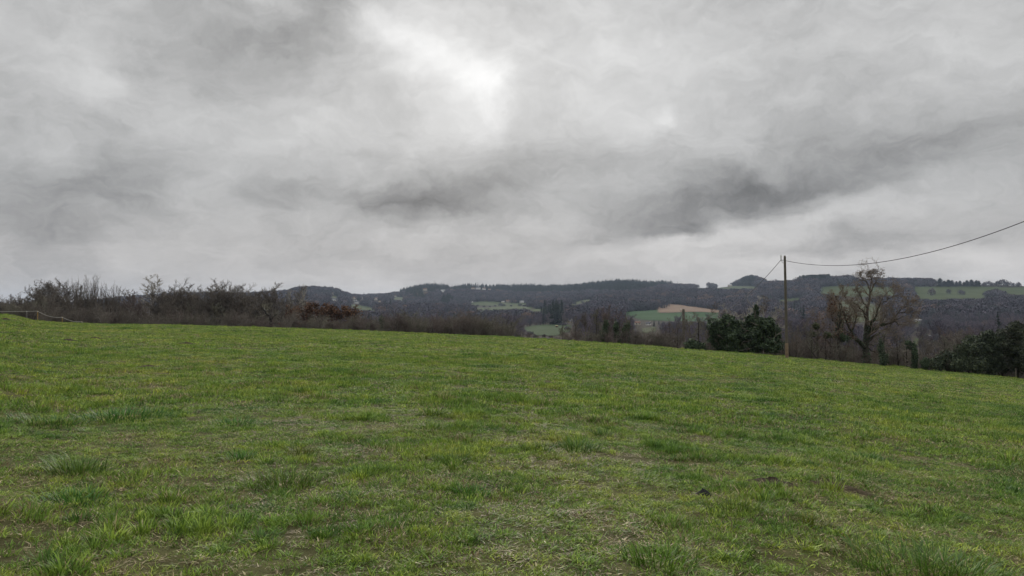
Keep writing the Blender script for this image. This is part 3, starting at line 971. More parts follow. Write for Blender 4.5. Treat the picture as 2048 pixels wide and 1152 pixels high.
for st, i, px, r, yt, wd_, lb in [
    (SMALL, 0, 1124, 86, 648, 1.3, "lowest bare tree at the left edge of the hedge clump"),
    (SMALL, 3, 1150, 84, 630, 1.2, "wide leaning bare tree on the left side of the hedge clump"),
    (SMALL, 1, 1171, 80, 621, 1.0, "bare tree with several dark stems in the hedge clump"),
    (SMALL, 0, 1192, 86, 613, 1.0, "bare brownish tree behind the many stemmed one"),
    (ASH, 3, 1216, 82, 606, .8, "tallest bare tree of the hedge clump, ivy at its foot"),
    (SMALL, 2, 1238, 84, 611, 1.0, "bare tree with pale upper branches beside the green crop field"),
    (SMALL, 0, 1258, 80, 629, .9, "low bare tree at the right edge of the hedge clump"),
    (SMALL, 1, 1268, 78, 645, .7, "small bare tree with a dark ivy knot near the farmhouses")]:
    plant("bare_tree", st[i], lb, "tree", px, r, yt, wide=wd_, group=CG)
DG = "bare trees around the far pole"
for st, i, px, r, yt, wd_, lb in [
    (SMALL, 2, 1340, 82, 634, .9, "purplish bare tree left of the far short pole"),
    (SMALL, 3, 1355, 74, 640, .8, "crooked dark stemmed bare tree just left of the far short pole"),
    (SMALL, 1, 1379, 78, 622, .9, "bare tree standing right behind the far short pole"),
    (SMALL, 0, 1398, 72, 628, 1.0, "bare olive twigged tree between the far pole and the ivy"),
    (SMALL, 3, 1416, 76, 622, .8, "bare tree touching the left side of the ivy thicket")]:
    plant("bare_tree", st[i], lb, "tree", px, r, yt, wide=wd_, group=DG)
PG = "pale bare trees rising out of the ivy thicket"
for i, px, r, yt, lb in [
    (1, 1440, 68, 601, "pinkish grey bare tree above the left end of the ivy"),
    (0, 1466, 70, 606, "pale bare tree over the left half of the ivy thicket"),
    (0, 1500, 67, 590, "tall whitish bare tree left of the ivy column"),
    (1, 1528, 70, 588, "pale bare tree right of the ivy column"),
    (0, 1548, 66, 597, "whitish bare tree beside the tall wooden pole")]:
    plant("pale_tree", PALE[i], lb, "tree", px, r, yt, wide=1.15, group=PG)
GG = "small bare trees between the tall pole and the big oak"
for st, i, px, r, yt, wd_, lb in [
    (THIN, 1, 1584, 66, 640, .7, "thin bare tree immediately right of the tall pole"),
    (SMALL, 1, 1600, 70, 643, .7, "low dark bare tree second from the tall pole"),
    (THIN, 1, 1613, 72, 632, .8, "slender bare tree third from the tall pole"),
    (SMALL, 2, 1636, 72, 613, 1.05, "bare tree holding two balls of mistletoe"),
    (SMALL, 3, 1660, 80, 622, .8, "reddish bare tree behind the mistletoe tree"),
    (SMALL, 2, 1592, 62, 662, .8, "short dark bare tree close behind the tall pole's foot"),
    (SMALL, 0, 1622, 64, 652, .9, "many stemmed bare tree in front of the mistletoe tree"),
    (SMALL, 2, 1650, 66, 660, .9, "dark low bare tree between the mistletoe tree and the ivied tree"),
    (SMALL, 1, 1706, 72, 672, .8, "low bare tree filling the gap left of the big oak's trunk"),
    (THIN, 1, 1697, 80, 668, .6, "thin dead stem between the ivied tree and the big oak")]:
    t = plant("bare_tree", st[i], lb, "tree", px, r, yt, wide=wd_, group=GG)
JG = "small trees right of the big oak"
for st, i, px, r, yt, wd_, lb in [
    (SMALL, 0, 1768, 77, 655, .9, "olive twigged small tree under the oak's right limbs"),
    (SMALL, 3, 1794, 84, 664, 1.0, "spreading small bare tree right of the big oak"),
    (SMALL, 0, 1812, 79, 668, .9, "lichen coloured bare tree leaning over the ivied stump"),
    (SMALL, 1, 1850, 90, 676, 1.0, "thin brown bare tree right of the ivied stump"),
    (ASH, 3, 1878, 190, 650, 1.1, "rounded brown bare tree down the slope behind the hedge"),
    (ASH, 1, 1850, 210, 668, 1.0, "brown bare tree beside the small bright meadow"),
    (ASH, 0, 1912, 170, 655, 1.1, "broad bare tree down the slope left of the dark evergreens"),
    (ASH, 3, 1945, 190, 652, 1.1, "brown bare crown showing just over the dark evergreens"),
    (SMALL, 0, 1890, 96, 668, 1.2, "olive brown bare tree behind the half bare scrub"),
    (SMALL, 3, 1918, 100, 660, 1.2, "tall brown twiggy tree behind the left shoulder of the evergreens"),
    (SMALL, 1, 1934, 92, 664, 1.1, "dark twigged bare tree just left of the broad evergreen"),
    (SMALL, 3, 1868, 94, 682, 1.2, "low brown twiggy tree above the small ivy bush"),
    (SMALL, 2, 1880, 74, 690, 1.2, "twiggy bare bush like tree beside the dark ivy bush"),
    (SMALL, 0, 1908, 72, 684, 1.2, "tangled bare tree leaning on the dark evergreens")]:
    plant("bare_tree", st[i], lb, "tree", px, r, yt, wide=wd_, group=JG)


# ------------------------------------------------------------------ drawn skeletons: the big oak, the ivied tree, the leaning trunk
def skeleton(base_px, r, lines, seed, ox, oy, sc, wood, twig, lv, parts_label, name, cat, leaves=0, leaf_size=.1, depth=.9, k=1.0):
    rs = np.random.RandomState(seed)
    bx, by, bz = spot(base_px, r)
    P, Rd = [], []
    for pts, ra, rb in lines:
        q3 = []
        dy = rs.uniform(-1, 1) * depth
        for j, (X, Y) in enumerate(pts):
            px, py = ox + X / sc, oy + Y / sc
            d = ray(px, py)
            w = j / max(1, len(pts) - 1)
            yy = by + dy * w * 1.8 + rs.randn() * .06
            q3.append((d[0] / d[1] * yy - bx, yy - by, EYE + d[2] / d[1] * yy - bz))
        q3 = resample(q3, 14)
        q3[1:-1] += rs.randn(12, 3) * .045
        P.append(q3); Rd.append(np.linspace(ra, rb, 14) * k)
    P = np.array(P); Rd = np.array(Rd)
    P[0, 0, 2] -= .5
    Rd[0, 0] *= 1.3
    g = grow(rs, P, Rd, lv)
    tr = tubes(P, Rd, 8)
    cr = join([tubes(p, q_, 4 if i == 0 else 3) for i, (p, q_) in enumerate(g[1:])])
    root = thing(name, parts_label, cat, (bx, by, bz), 0)
    obj("trunk", mk("trunk", *tr, mat=wood, smooth=True), root)
    obj("crown", mk("crown", *cr, mat=twig), root)
    if leaves:
        tips = g[-1][0][:, -1]
        V, Q = leaf_cards(rs, tips[rs.randint(0, len(tips), leaves)] + rs.randn(leaves, 3) * .1, leaf_size)
        obj("withered_leaves", mk("withered_leaves", V, Q, mat=RUSSET, attrs={"tone": np.repeat(rs.rand(leaves), 4)}), root)
    return root, P, Rd


OAKLV = [dict(n=13, t0=.25, ratio=.42, fall=.5, ang=48, seg=8, wig=.15, up=.08, rr=.45, rmin=.018, taper=.7, rend=.010, max=3.0),
         dict(n=7, t0=.15, ratio=.5, fall=.3, ang=46, seg=5, wig=.17, up=.06, rr=.6, rmin=.011, taper=.6, rend=.007, max=1.6),
         dict(n=5, t0=.12, ratio=.5, fall=.3, ang=44, seg=3, wig=.17, up=.05, rr=.6, rmin=.008, taper=.5, rend=.0055),
         dict(n=3, t0=.1, ratio=.55, fall=.2, ang=42, seg=2, wig=.15, up=.04, rr=.7, rmin=.0065, taper=.5, rend=.0045)]
oak_lines = [
    ([(956, 1020), (951, 940), (953, 870), (962, 780), (966, 690), (960, 610), (972, 540), (985, 470), (992, 390), (1002, 340), (1006, 300)], .30, .02),
    ([(947, 885), (890, 838), (845, 790), (800, 700), (768, 610), (745, 530), (705, 460)], .17, .025),
    ([(832, 772), (858, 690), (880, 610), (852, 556), (812, 516)], .11, .02),
    ([(966, 810), (1010, 740), (1062, 700), (1120, 690), (1180, 668), (1215, 600), (1245, 560), (1330, 535)], .15, .02),
    ([(965, 845), (1060, 764), (1128, 720), (1180, 672), (1270, 625)], .13, .02),
    ([(980, 760), (1002, 680), (1040, 620), (1058, 545), (1090, 475)], .13, .02),
    ([(972, 862), (1040, 858), (1100, 872), (1160, 865)], .07, .015),
    ([(968, 890), (1030, 925), (1085, 990)], .06, .015),
    ([(962, 650), (930, 580), (895, 540), (845, 500)], .10, .015),
    ([(970, 560), (930, 500), (890, 430), (870, 380)], .08, .012),
    ([(988, 430), (1028, 360), (1068, 310), (1080, 290)], .07, .010),
    ([(990, 410), (955, 340), (915, 300), (880, 285)], .06, .010),
    ([(1060, 540), (1120, 500), (1190, 470), (1260, 440)], .05, .010),
    ([(1180, 670), (1220, 690), (1290, 700), (1360, 660)], .05, .010),
    ([(1000, 330), (998, 300), (985, 275)], .04, .008),
    ([(1005, 300), (1025, 275), (1035, 260)], .04, .008),
    ([(800, 700), (740, 650), (690, 620), (640, 560)], .06, .010),
    ([(1245, 560), (1320, 500), (1390, 485)], .05, .009), ([(745, 530), (690, 475), (630, 450)], .045, .009), ([(1090, 475), (1150, 415), (1215, 375)], .045, .009),
    ([(768, 610), (700, 580), (630, 590)], .05, .009), ([(1215, 600), (1300, 590), (1385, 600)], .05, .009), ([(812, 516), (770, 450), (740, 390)], .04, .008),
]
OAK, oP, oR = skeleton(1732.5, 80, oak_lines, 8, 1500, 480, 4.115, BARK_OAK, TWIG_BROWN, OAKLV, "big bare oak with a thick trunk and wide forked limbs right of the pole", "oak_tree", "tree", leaves=700, leaf_size=.045, k=1.05)
rs = np.random.RandomState(3)


def ivy_on(P, Rd, picks, count, size, t1=1.0, fat=.16):
    C, N_ = [], []
    for l in picks:
        t = rs.rand(count) ** 1.0 * t1 * 13
        i = np.minimum(t.astype(int), 12); a = (t - i)[:, None]
        c = P[l, i] * (1 - a) + P[l, i + 1] * a
        d = unit(rs.randn(count, 3))
        C.append(c + d * (Rd[l, i] * 1.05 + fat * rs.rand(count) * (1.1 - t / 13 / max(t1, .01) * .7))[:, None]); N_.append(d)
    C = np.concatenate(C); N_ = np.concatenate(N_)
    V, Q = leaf_cards(rs, C, size, .8, N_)
    return mk("ivy", V, Q, mat=IVY, attrs={"tone": np.repeat(rs.rand(len(C)), 4)})


obj("ivy", ivy_on(oP, oR, [0, 0, 3, 5, 1], 420, .06, .42, .06), OAK)

ivy_lines = [
    ([(741, 1003), (738, 930), (733, 840), (728, 770), (735, 690), (740, 610), (735, 520)], .19, .03),
    ([(735, 885), (670, 880), (640, 835), (612, 780), (585, 720), (560, 660)], .11, .02),
    ([(735, 800), (790, 800), (840, 770)], .09, .02),
    ([(732, 760), (700, 690), (670, 620), (660, 560)], .08, .015),
    ([(738, 700), (780, 640), (800, 580)], .07, .015),
    ([(738, 950), (770, 935), (785, 915)], .05, .02),
    ([(735, 640), (700, 560), (690, 500)], .05, .01)]
IT, iP, iR = skeleton(1680, 77, ivy_lines, 12, 1500, 480, 4.115, BARK_DARK, TWIG_BROWN, [dict(OAKLV[0], n=8, max=1.7), dict(OAKLV[1], n=6, max=1.0), OAKLV[2], OAKLV[3]], "dark trunked tree with ivy filling its crown, left of the big oak", "ivied_tree", "tree", leaves=700, leaf_size=.08)
bx, by, bz = IT.location


def at_depth(px, py, y):
    d = ray(px, py)
    return (d[0] / d[1] * y, y, EYE + d[2] / d[1] * y)


def lumps_px(items, y, origin, deep=.8):
    """lumps given by their place, half width and half height in the view at depth y"""
    out = []
    for px, py, hw, hh in items:
        p = at_depth(px, py, y)
        k = y / F
        out.append((p[0] - origin[0], p[1] - origin[1] + rs.uniform(-.5, .5) * deep, p[2] - origin[2], hw * k, hw * k * deep, hh * k))
    return out


obj("ivy", foliage_mesh("ivy", 31, lumps_px([(1681, 668, 9, 14), (1676, 650, 7, 10), (1685, 676, 12, 8), (1680, 637, 5, 9), (1671, 672, 5, 5), (1679, 625, 3, 6)], by, (bx, by, bz)), 1500, .085, IVY, .8), IT)

lean_lines = [
    ([(385, 880), (388, 800), (385, 720), (340, 660), (290, 600), (245, 530), (235, 505)], .20, .04),
    ([(390, 800), (430, 800), (500, 775)], .09, .02),
    ([(390, 730), (430, 690), (480, 650), (530, 620)], .07, .02),
    ([(300, 610), (300, 540), (330, 480)], .06, .015)]
skeleton(541.5, 96, lean_lines, 15, 500, 560, 9.309, simple("sooty_bark", (.020, .018, .015), 1, .2), TWIG_OLIVE, [dict(OAKLV[0], n=7, max=1.6), dict(OAKLV[1], n=6), OAKLV[2]], "black crooked tree leaning left at the edge of the pasture", "leaning_tree", "tree", k=.9)

# mistletoe hangs in the crown of its tree
for px, py, rad, lb in [(1632, 652, 6, "upper ball of mistletoe in the bare tree"), (1654.5, 671, 6.5, "larger ball of mistletoe on a low branch by the ivied tree"), (1627, 667, 4.5, "smaller ball of mistletoe low in the bare tree")]:
    p = at_depth(px, py, 66)
    o = obj("mistletoe", foliage_mesh("mistletoe", int(px), [(0, 0, .3, .25, .25, .25)], 420, .10, leafy("mistletoe_leaves_%d" % int(px), [(0, (.02, .028, .012)), (1, (.075, .085, .03))], .1), .9), None, (p[0], p[1], p[2] - .3))
    o.scale = (rad / 6.0,) * 3
    tag(o, lb, "mistletoe", "mistletoe balls in the bare tree")

# ------------------------------------------------------------------ ivy thicket and evergreens
def evergreen(name, label, px, r, lumps, count, size, mat, seed, group=None, stem=.10, cat="tree", part="foliage"):
    x, y, z = spot(px, r)
    root = thing(name, label, cat, (x, y, z), 0, group)
    count, size = int(count * 4.2), size * .58
    lumps = [(a_, b_, c_ * 1.13, d_ * 1.08) for a_, b_, c_, d_ in lumps]
    L = lumps_px(lumps, y, (x, y, z))
    obj(part, foliage_mesh(part, seed, L, count, size, mat, .5), root)
    top = max(l[2] for l in L)
    r2 = np.random.RandomState(seed)
    P = trunk_line(r2, top, 8, .08); Rd = np.linspace(stem, stem * .3, 8)[None]
    g = grow(r2, P, Rd, [dict(n=12, t0=.15, ratio=.55, fall=.3, ang=58, seg=7, wig=.22, up=.05, rr=.5, rmin=.014, taper=.6, rend=.010),
                         dict(n=5, t0=.2, ratio=.5, fall=.3, ang=45, seg=4, wig=.25, up=.04, rr=.6, rmin=.009, taper=.5, rend=.006)])
    obj("trunk", mk("trunk", *join([tubes(p, q_, 5) for p, q_ in g]), mat=BARK if mat is IVY else BARK_DARK), root)
    return root


IG = "ivy smothered trees of the dark thicket"
evergreen("ivied_tree", "ivy smothered tree at the left end of the dark thicket", 1440, 65, [(1434, 658, 17, 15), (1428, 646, 9, 8), (1446, 670, 17, 16), (1431, 678, 12, 12), (1450, 690, 18, 14), (1445, 640, 6, 5)], 3000, .125, IVY, 51, IG)
evergreen("ivied_tree", "ivy smothered tree with the rounded top in the thicket", 1463, 64, [(1456, 643, 13, 12), (1466, 655, 16, 14), (1464, 672, 18, 16), (1468, 692, 18, 13), (1476, 660, 9, 9)], 3000, .125, IVY, 52, IG)
evergreen("ivied_tree", "ivy smothered tree with the narrow column standing up", 1508, 65, [(1513, 622, 4.5, 11), (1512, 638, 6, 11), (1500, 640, 9, 9), (1508, 656, 16, 13), (1498, 672, 16, 14), (1506, 690, 20, 13)], 3000, .12, IVY, 53, IG)
evergreen("ivied_tree", "ivy smothered tree in the sagging middle of the thicket", 1486, 66, [(1484, 656, 13, 12), (1488, 674, 16, 16), (1483, 692, 18, 11), (1496, 660, 10, 12)], 2200, .12, IVY, 54, IG)
evergreen("ivied_tree", "ivy smothered tree nearest the tall wooden pole", 1536, 63, [(1524, 648, 11, 12), (1532, 650, 13, 12), (1520, 664, 12, 12), (1540, 668, 19, 15), (1530, 678, 18, 15), (1541, 690, 20, 14), (1538, 640, 5, 6), (1552, 664, 9, 12)], 3300, .125, IVY, 55, IG)
evergreen("ivy_bush", "low dark ivy bush at the foot of the far short pole", 1388, 70, [(1384, 690, 12, 10), (1396, 694, 12, 8), (1376, 696, 7, 7)], 1100, .11, IVY, 56, None, cat="bush")
for k, (px, lump, lb) in enumerate([(1210, [(1211, 660, 5, 16), (1207, 672, 6, 10), (1213, 648, 4, 7)], "ivy covered stem on the left of the hedge clump's three ivied stems"), (1235, [(1234, 662, 5, 18), (1237, 675, 7, 10), (1230, 655, 4, 6)], "ivy covered stem in the middle of the hedge clump's three ivied stems"), (1252, [(1251, 664, 6, 14), (1256, 652, 4, 6), (1254, 676, 7, 9)], "bulky ivy covered stem at the right of the hedge clump")]):
    evergreen("ivied_tree", lb, px, 79, lump, 750, .10, IVY, 61 + k, "ivied stems in the hedge clump", .07)
evergreen("ivied_tree", "small dark ivied stem among the middle hedge bushes", 766, 92, [(765, 642, 5, 9), (768, 652, 6, 8)], 500, .11, IVY, 64, None, .06)
evergreen("ivied_stump", "upright ivy clad stump standing alone right of the big oak", 1826, 74, [(1826, 708, 5, 20), (1827, 726, 5.5, 12), (1825, 692, 7, 7), (1818, 686, 5, 5)], 1100, .085, IVY, 65, None, .12)
evergreen("ivied_tree", "thin ivied tree under the right limbs of the big oak", 1767, 75, [(1766, 700, 5, 20), (1768, 718, 7, 12), (1762, 722, 6, 8)], 650, .085, IVY, 66, None, .08)
EG = "dark evergreens at the right end of the hedge"
evergreen("ivy_bush", "small round dark bush at the foot of the evergreens", 1856, 73, [(1856, 727, 9, 10), (1850, 732, 6, 6), (1866, 731, 8, 8)], 800, .10, IVY, 71, None, cat="bush")
evergreen("evergreen_shrub", "half bare dark scrub between the small ivy bush and the evergreens", 1892, 72, [(1884, 724, 14, 12), (1898, 716, 14, 14), (1906, 730, 16, 12), (1876, 732, 10, 8)], 900, .10, NEEDLE, 77, None, cat="bush")
evergreen("evergreen_tree", "leftmost dark evergreen, low and half bare", 1936, 72, [(1930, 716, 18, 18), (1915, 728, 14, 12), (1940, 700, 14, 14), (1950, 730, 18, 14)], 2400, .105, NEEDLE, 72, EG)
evergreen("evergreen_tree", "dark evergreen with a domed top behind the half bare one", 1950, 80, [(1948, 684, 16, 13), (1944, 700, 18, 16), (1956, 718, 20, 18), (1926, 704, 14, 14), (1914, 718, 14, 14)], 2600, .11, NEEDLE, 78, EG)
evergreen("evergreen_tree", "broad dark evergreen with a pointed left shoulder", 1974, 74, [(1972, 680, 16, 15), (1966, 700, 20, 18), (1985, 694, 18, 18), (1975, 724, 24, 20), (1976, 668, 8, 8)], 3600, .11, NEEDLE, 73, EG)
evergreen("evergreen_tree", "dark evergreen between the broad one and the tallest", 2003, 78, [(2004, 676, 16, 15), (2000, 695, 19, 18), (2008, 720, 22, 22)], 2800, .11, NEEDLE, 74, EG)
evergreen("evergreen_tree", "tallest olive topped evergreen at the right edge", 2034, 75, [(2032, 662, 17, 14), (2040, 678, 22, 18), (2026, 698, 20, 18), (2042, 718, 26, 24), (2036, 650, 8, 8)], 4000, .11, leafy("olive_evergreen_foliage", [(0, (.014, .020, .012)), (.5, (.030, .040, .018)), (1, (.065, .075, .030))], .08, .65), 75, EG)
evergreen("evergreen_tree", "dark evergreen leaving the picture on the right", 2075, 72, [(2075, 668, 20, 18), (2080, 690, 24, 20), (2072, 720, 26, 24)], 3000, .11, NEEDLE, 76, EG)

# ------------------------------------------------------------------ undergrowth: brambles and twigs that close the hedge at its foot
us = [shrub_meshes(301 + i, 2.2, 10, 1.3, BARK, (TWIG, TWIG_OLIVE, TWIG_PURPLE, TWIG)[i], tw=.010, n=(5, 4, 3), arch=.25) for i in range(4)]


def fuse(ms):
    """stems and crown of a shrub as one mesh with two materials, for the scatters"""
    V, Q, mi, mats = [], [], [], []
    o = 0
    for k, me in enumerate([m_ for m_ in ms[:3] if m_ is not None]):
        v = np.empty(len(me.vertices) * 3, np.float32); me.vertices.foreach_get("co", v)
        q_ = np.empty(len(me.loops), np.int32); me.loops.foreach_get("vertex_index", q_)
        V.append(v.reshape(-1, 3)); Q.append(q_.reshape(-1, 4) + o); o += len(me.vertices)
        mi.append(np.full(len(me.polygons), k, np.int32)); mats.append(me.materials[0])
    me = mk("shrub", np.concatenate(V), np.concatenate(Q), mat=mats)
    me.polygons.foreach_set("material_index", np.concatenate(mi))
    return me


US = [fuse(s) for s in us]
rs = np.random.RandomState(77)


def band(px0, px1, n, d0, d1):
    px = rs.uniform(px0, px1, n); t = np.array([theta_of(p) for p in px])
    r = edge_r(t) + rs.uniform(d0, d1, n)
    x, y = r * np.sin(np.radians(t)), r * np.cos(np.radians(t))
    return px, r, x, y, height(x, y)


def under(name, px0, px1, n, d0, d1, h0, h1, label):
    px, r, x, y, z = band(px0, px1, n, d0, d1)
    s = rs.uniform(h0, h1, n) / 2.2
    scatter(name, np.stack([x, y, z - .05], 1), np.stack([np.zeros(n), np.zeros(n), rs.rand(n) * 6.28], 1), np.stack([s * 1.15, s * 1.15, s], 1), rs.randint(0, 4, n), US, label, "undergrowth")


under("undergrowth", -160, 730, 300, 9, 30, 1.0, 2.2, "tangle of bare twigs and brambles under the left trees")
under("undergrowth", 700, 1020, 130, 7, 26, 1.4, 2.6, "tangle of bare twigs at the foot of the middle hedge")
under("undergrowth", 1128, 1580, 150, 8, 24, .9, 1.8, "brambles at the foot of the hedge below the crop field")
under("undergrowth", 1570, 2100, 170, 6, 22, 1.0, 2.1, "brambles and dead stems under the oak and evergreens")
CS = [fuse(s) for s in (ASH[0], ROUND[0], ASH[3], THIN[1], ASH[1])]
n_ = 90
px, r, x, y, z = band(-200, 640, n_, 66, 130)
want = EYE + np.array([slope(p, np.interp(p, [-200, 0, 120, 260, 400, 640], [616, 614, 614, 610, 611, 616]) + rs.uniform(-2, 18)) for p in px]) * r - z
s = np.clip(want, 5, 20) / 10
scatter("copse", np.stack([x, y, z], 1), np.stack([np.zeros(n_), np.zeros(n_), rs.rand(n_) * 6.28], 1), np.stack([s * .9, s * .9, s], 1), rs.randint(0, 5, n_), CS, "bare wood behind the left tree row", "wood")

# ------------------------------------------------------------------ poles and cables
POLE = simple("weathered_pole_wood", (.105, .094, .074), .9, .35, 3, .4)
FOOT = simple("scuffed_pole_wood", (.20, .145, .095), .9, .3, 5, .4)
IRON = simple("galvanised_iron", (.16, .16, .16), .6, .3, 20)
PORC = simple("grey_insulator", (.55, .56, .55), .3, .1, 20, spec=.5)
CABLE = simple("black_cable", (.022, .022, .026), .6, .2, 5)
CABLE_PALE = simple("weathered_cable", (.30, .28, .25), .7, .2, 5)


def pole(name, label, px_b, r, px_t, py_t, r0, r1, foot=True):
    x, y, z = spot(px_b, r)
    d = ray(px_t, py_t); k = y / d[1]
    tx, tz = d[0] * k - x, EYE + d[2] * k - z
    root = thing(name, label, "utility pole", (x, y, z))
    zs = [-.6, .0, .35, 1.0, tz * .5, tz - .12, tz - .02, tz]
    P = np.array([[tx * q_ / tz, 0, q_] for q_ in zs])[None]
    Rd = np.array([r0 * 1.02, r0, r0, r0 * .98, (r0 + r1) / 2, r1, r1 * .8, r1 * .15])[None]
    obj("shaft", mk("shaft", *tubes(P, Rd, 12), mat=POLE, smooth=True), root)
    if foot:
        P = np.array([[tx * q_ / tz, 0, q_] for q_ in (.02, .5, 1.0, 1.06)])[None]
        obj("bare_band", mk("bare_band", *tubes(P, np.array([[r0 + .006, r0 + .006, r0 + .004, r0 - .01]]), 12), mat=FOOT, smooth=True), root)
    br = join([box(tx - r1 - .20, tx - r1 * .5, -.03, .03, tz - .34, tz - .30), box(tx - r1 - .20, tx - r1 - .16, -.03, .03, tz - .30, tz - .10), tubes(np.array([[[tx - r1 - .19, 0, tz - .34], [tx, 0, tz - .62]]]), np.array([[.014, .014]]), 5)])
    b = obj("bracket", mk("bracket", *br, mat=IRON), root)
    V, Q = lathe([(.0, 0), (.035, .01), (.05, .05), (.035, .08), (.05, .11), (.03, .15), (0, .17)], 10, tx - r1 - .18, 0)
    V[:, 2] += tz - .12
    obj("insulator", mk("insulator", V, Q, mat=PORC, smooth=True), b)
    return Vector((x + tx - r1 - .18, y, z + tz - .3)), Vector((x + tx + r1, y, z + tz - .36)), root


from mathutils import Vector
a1, a2, _ = pole("utility_pole", "tall weathered wooden pole standing at the pasture edge", 1573, 55.5, 1569.5, 511, .105, .078)
x2, y2, z2 = spot(1367, 104)
b1, b2, _ = pole("utility_pole", "shorter distant wooden pole among the bare trees", 1367, 104, 1367, 618, .20, .17, foot=False)


def cable(name, label, pts, rad, mat):
    P = resample(pts, 60)[None]
    o = obj(name, mk(name, *tubes(P, np.full((1, 60), rad), 6), mat=mat, smooth=True))
    return tag(o, label, "cable")


def sag(p, q_, s, n=50):
    t = np.linspace(0, 1, n)[:, None]
    P = np.array(p) * (1 - t) + np.array(q_) * t
    P[:, 2] -= 4 * s * (t * (1 - t))[:, 0]
    return P


# the span that passes over the pasture: a parabola through the three places where the photograph shows it
tq = [0, .26, .6, 1.0]
e1 = np.array(a2)
pe = np.array(at_depth(2048, 443, 31.0)) 
v = (pe - e1); v[2] = 0
L1 = np.hypot(v[0], v[1])
mid_t = .335
yy = e1[1] + v[1] * mid_t; xm = e1[0] + v[0] * mid_t
pxm = project(xm, yy, 0)[0]
zm = at_depth(float(pxm), 531.0, yy)[2]
A_ = np.array([[1, 0, 0], [1, mid_t, mid_t ** 2], [1, 1, 1]]); cz = np.linalg.solve(A_, [e1[2], zm, pe[2]])
t = np.linspace(0, 1.35, 80)
cable("overhead_cable", "black overhead cable sagging from the tall pole to the right edge", np.stack([e1[0] + v[0] * t, e1[1] + v[1] * t, cz[0] + cz[1] * t + cz[2] * t * t], 1), .017, CABLE)
# the span from the tall pole down to the short one
e2 = np.array(b2)
w = e2 - np.array(a1)
tm = .55
pm = np.array(a1) + w * tm
pxm = float(project(pm[0], pm[1], 0)[0])
zm = at_depth(pxm, np.interp(pxm, [1367, 1395, 1420, 1445, 1485, 1520, 1567], [620, 631, 633.5, 629, 602, 569, 521]), pm[1])[2]
A_ = np.array([[1, 0, 0], [1, tm, tm ** 2], [1, 1, 1]]); cz = np.linalg.solve(A_, [a1[2], zm, e2[2]])
t = np.linspace(0, 1, 80)
P = np.stack([a1[0] + w[0] * t, a1[1] + w[1] * t, cz[0] + cz[1] * t + cz[2] * t * t], 1)
cable("overhead_cable", "overhead cable dropping from the tall pole to the distant short pole", P, .018, CABLE)

# ------------------------------------------------------------------ electric fence on the left, stock fence posts on the right
YEL = simple("yellow_fence_post", (.42, .27, .07), .6, .2, 10)
GREY = simple("grey_fence_post", (.20, .19, .17), .9, .3, 10)
TAPE = simple("white_fence_tape", (.48, .47, .43), .6, .1, 10)
tops = []
for px, py, pb, rad, mat, lb in [(-40, 623, 640, .02, YEL, None), (53.5, 622.5, 643, .03, GREY, "grey leaning post of the electric fence, left of the yellow ones"), (75.5, 622.5, 642.5, .022, YEL, "tallest yellow post of the electric fence, at its high corner"), (124.5, 634.5, 646.5, .02, YEL, "shorter yellow post of the electric fence, where the tape dips"), (163.5, 643.5, 648, .02, YEL, "last small post where the fence tape meets the grass")]:
    r = 83.5
    p = np.array(at_depth(px, py, r * cos(R_(theta_of(px)))))
    tops.append(p)
    if lb is None: continue
    gz = float(height(p[0], p[1]))
    root = thing("fence_post", lb, "fence post", (p[0], p[1], gz), 0, "electric fence posts")
    h = p[2] - gz
    obj("stake", mk("stake", *tubes(np.array([[[0, 0, -.3], [.01, 0, h * .5], [0, 0, h + .04], [0, 0, h + .05]]]), np.array([[rad, rad, rad, .004]]), 7), mat=mat), root)
    V, Q = lathe([(rad, 0), (rad + .03, .01), (rad + .03, .05), (rad, .06)], 8); V[:, 2] += h - .05
    obj("insulator", mk("insulator", V, Q, mat=TAPE), root)
tp = [tops[0], tops[2], tops[3], tops[4], np.array(at_depth(167, 646.5, 83.5 * cos(R_(theta_of(167)))))]
pts = []
for (p, q_), s in zip(zip(tp[:-1], tp[1:]), (.03, .22, .16, .0)):
    pts.append(sag(p, q_, s, 20))
P = resample(np.concatenate(pts), 80)
tq_ = np.concatenate([P, P + np.array([0, 0, .028]), P + np.array([0, .012, .028]), P + np.array([0, .012, 0])])
i = np.arange(79); n8 = 80
Q = np.concatenate([np.stack([i + n8 * a_, i + 1 + n8 * a_, i + 1 + n8 * b_, i + n8 * b_], 1) for a_, b_ in ((0, 1), (1, 2), (2, 3), (3, 0))])
tag(obj("fence_tape", mk("fence_tape", tq_, Q, mat=TAPE)), "white tape strung between the electric fence posts", "fence tape")
for px, yt, lb in [(1773, 712, "pale fence post at the foot of the big oak's neighbour"), (1830.5, 720, "thin fence post beside the ivied stump"), (1967.5, 735, "pale fence post against the dark evergreens"), (2029, 737, "fence post nearest the right edge in the evergreen shade")]:
    r = float(edge_r(theta_of(px))) + 1.5
    x, y, z = spot(px, r)
    h = max(.9, EYE + slope(px, yt) * r - z)
    P = np.array([[[0, 0, -.3], [.01, 0, h * .5], [.02, 0, h - .06], [.02, 0, h]]])
    root = thing("stock_post", lb, "fence post", (x, y, z), 0, "stock fence posts below the oak")
    obj("stake", mk("stake", *tubes(P, np.array([[.045, .045, .04, .02]]), 7), mat=simple("weathered_stake_%d" % int(px), (.24, .21, .17), .95, .3, 8)), root)

# ------------------------------------------------------------------ molehills and tufts in the pasture
SOIL = simple("crumbled_soil", (.058, .045, .033), 1, .5, 24, .9, (.026, .020, .015), spec=.05)
SOIL_GREY = simple("dried_greyish_soil", (.085, .070, .045), 1, .4, 24, .9, (.035, .028, .018), spec=.05)
DUNG = simple("dark_dung", (.012, .012, .012), .7, .4, 30, .6)


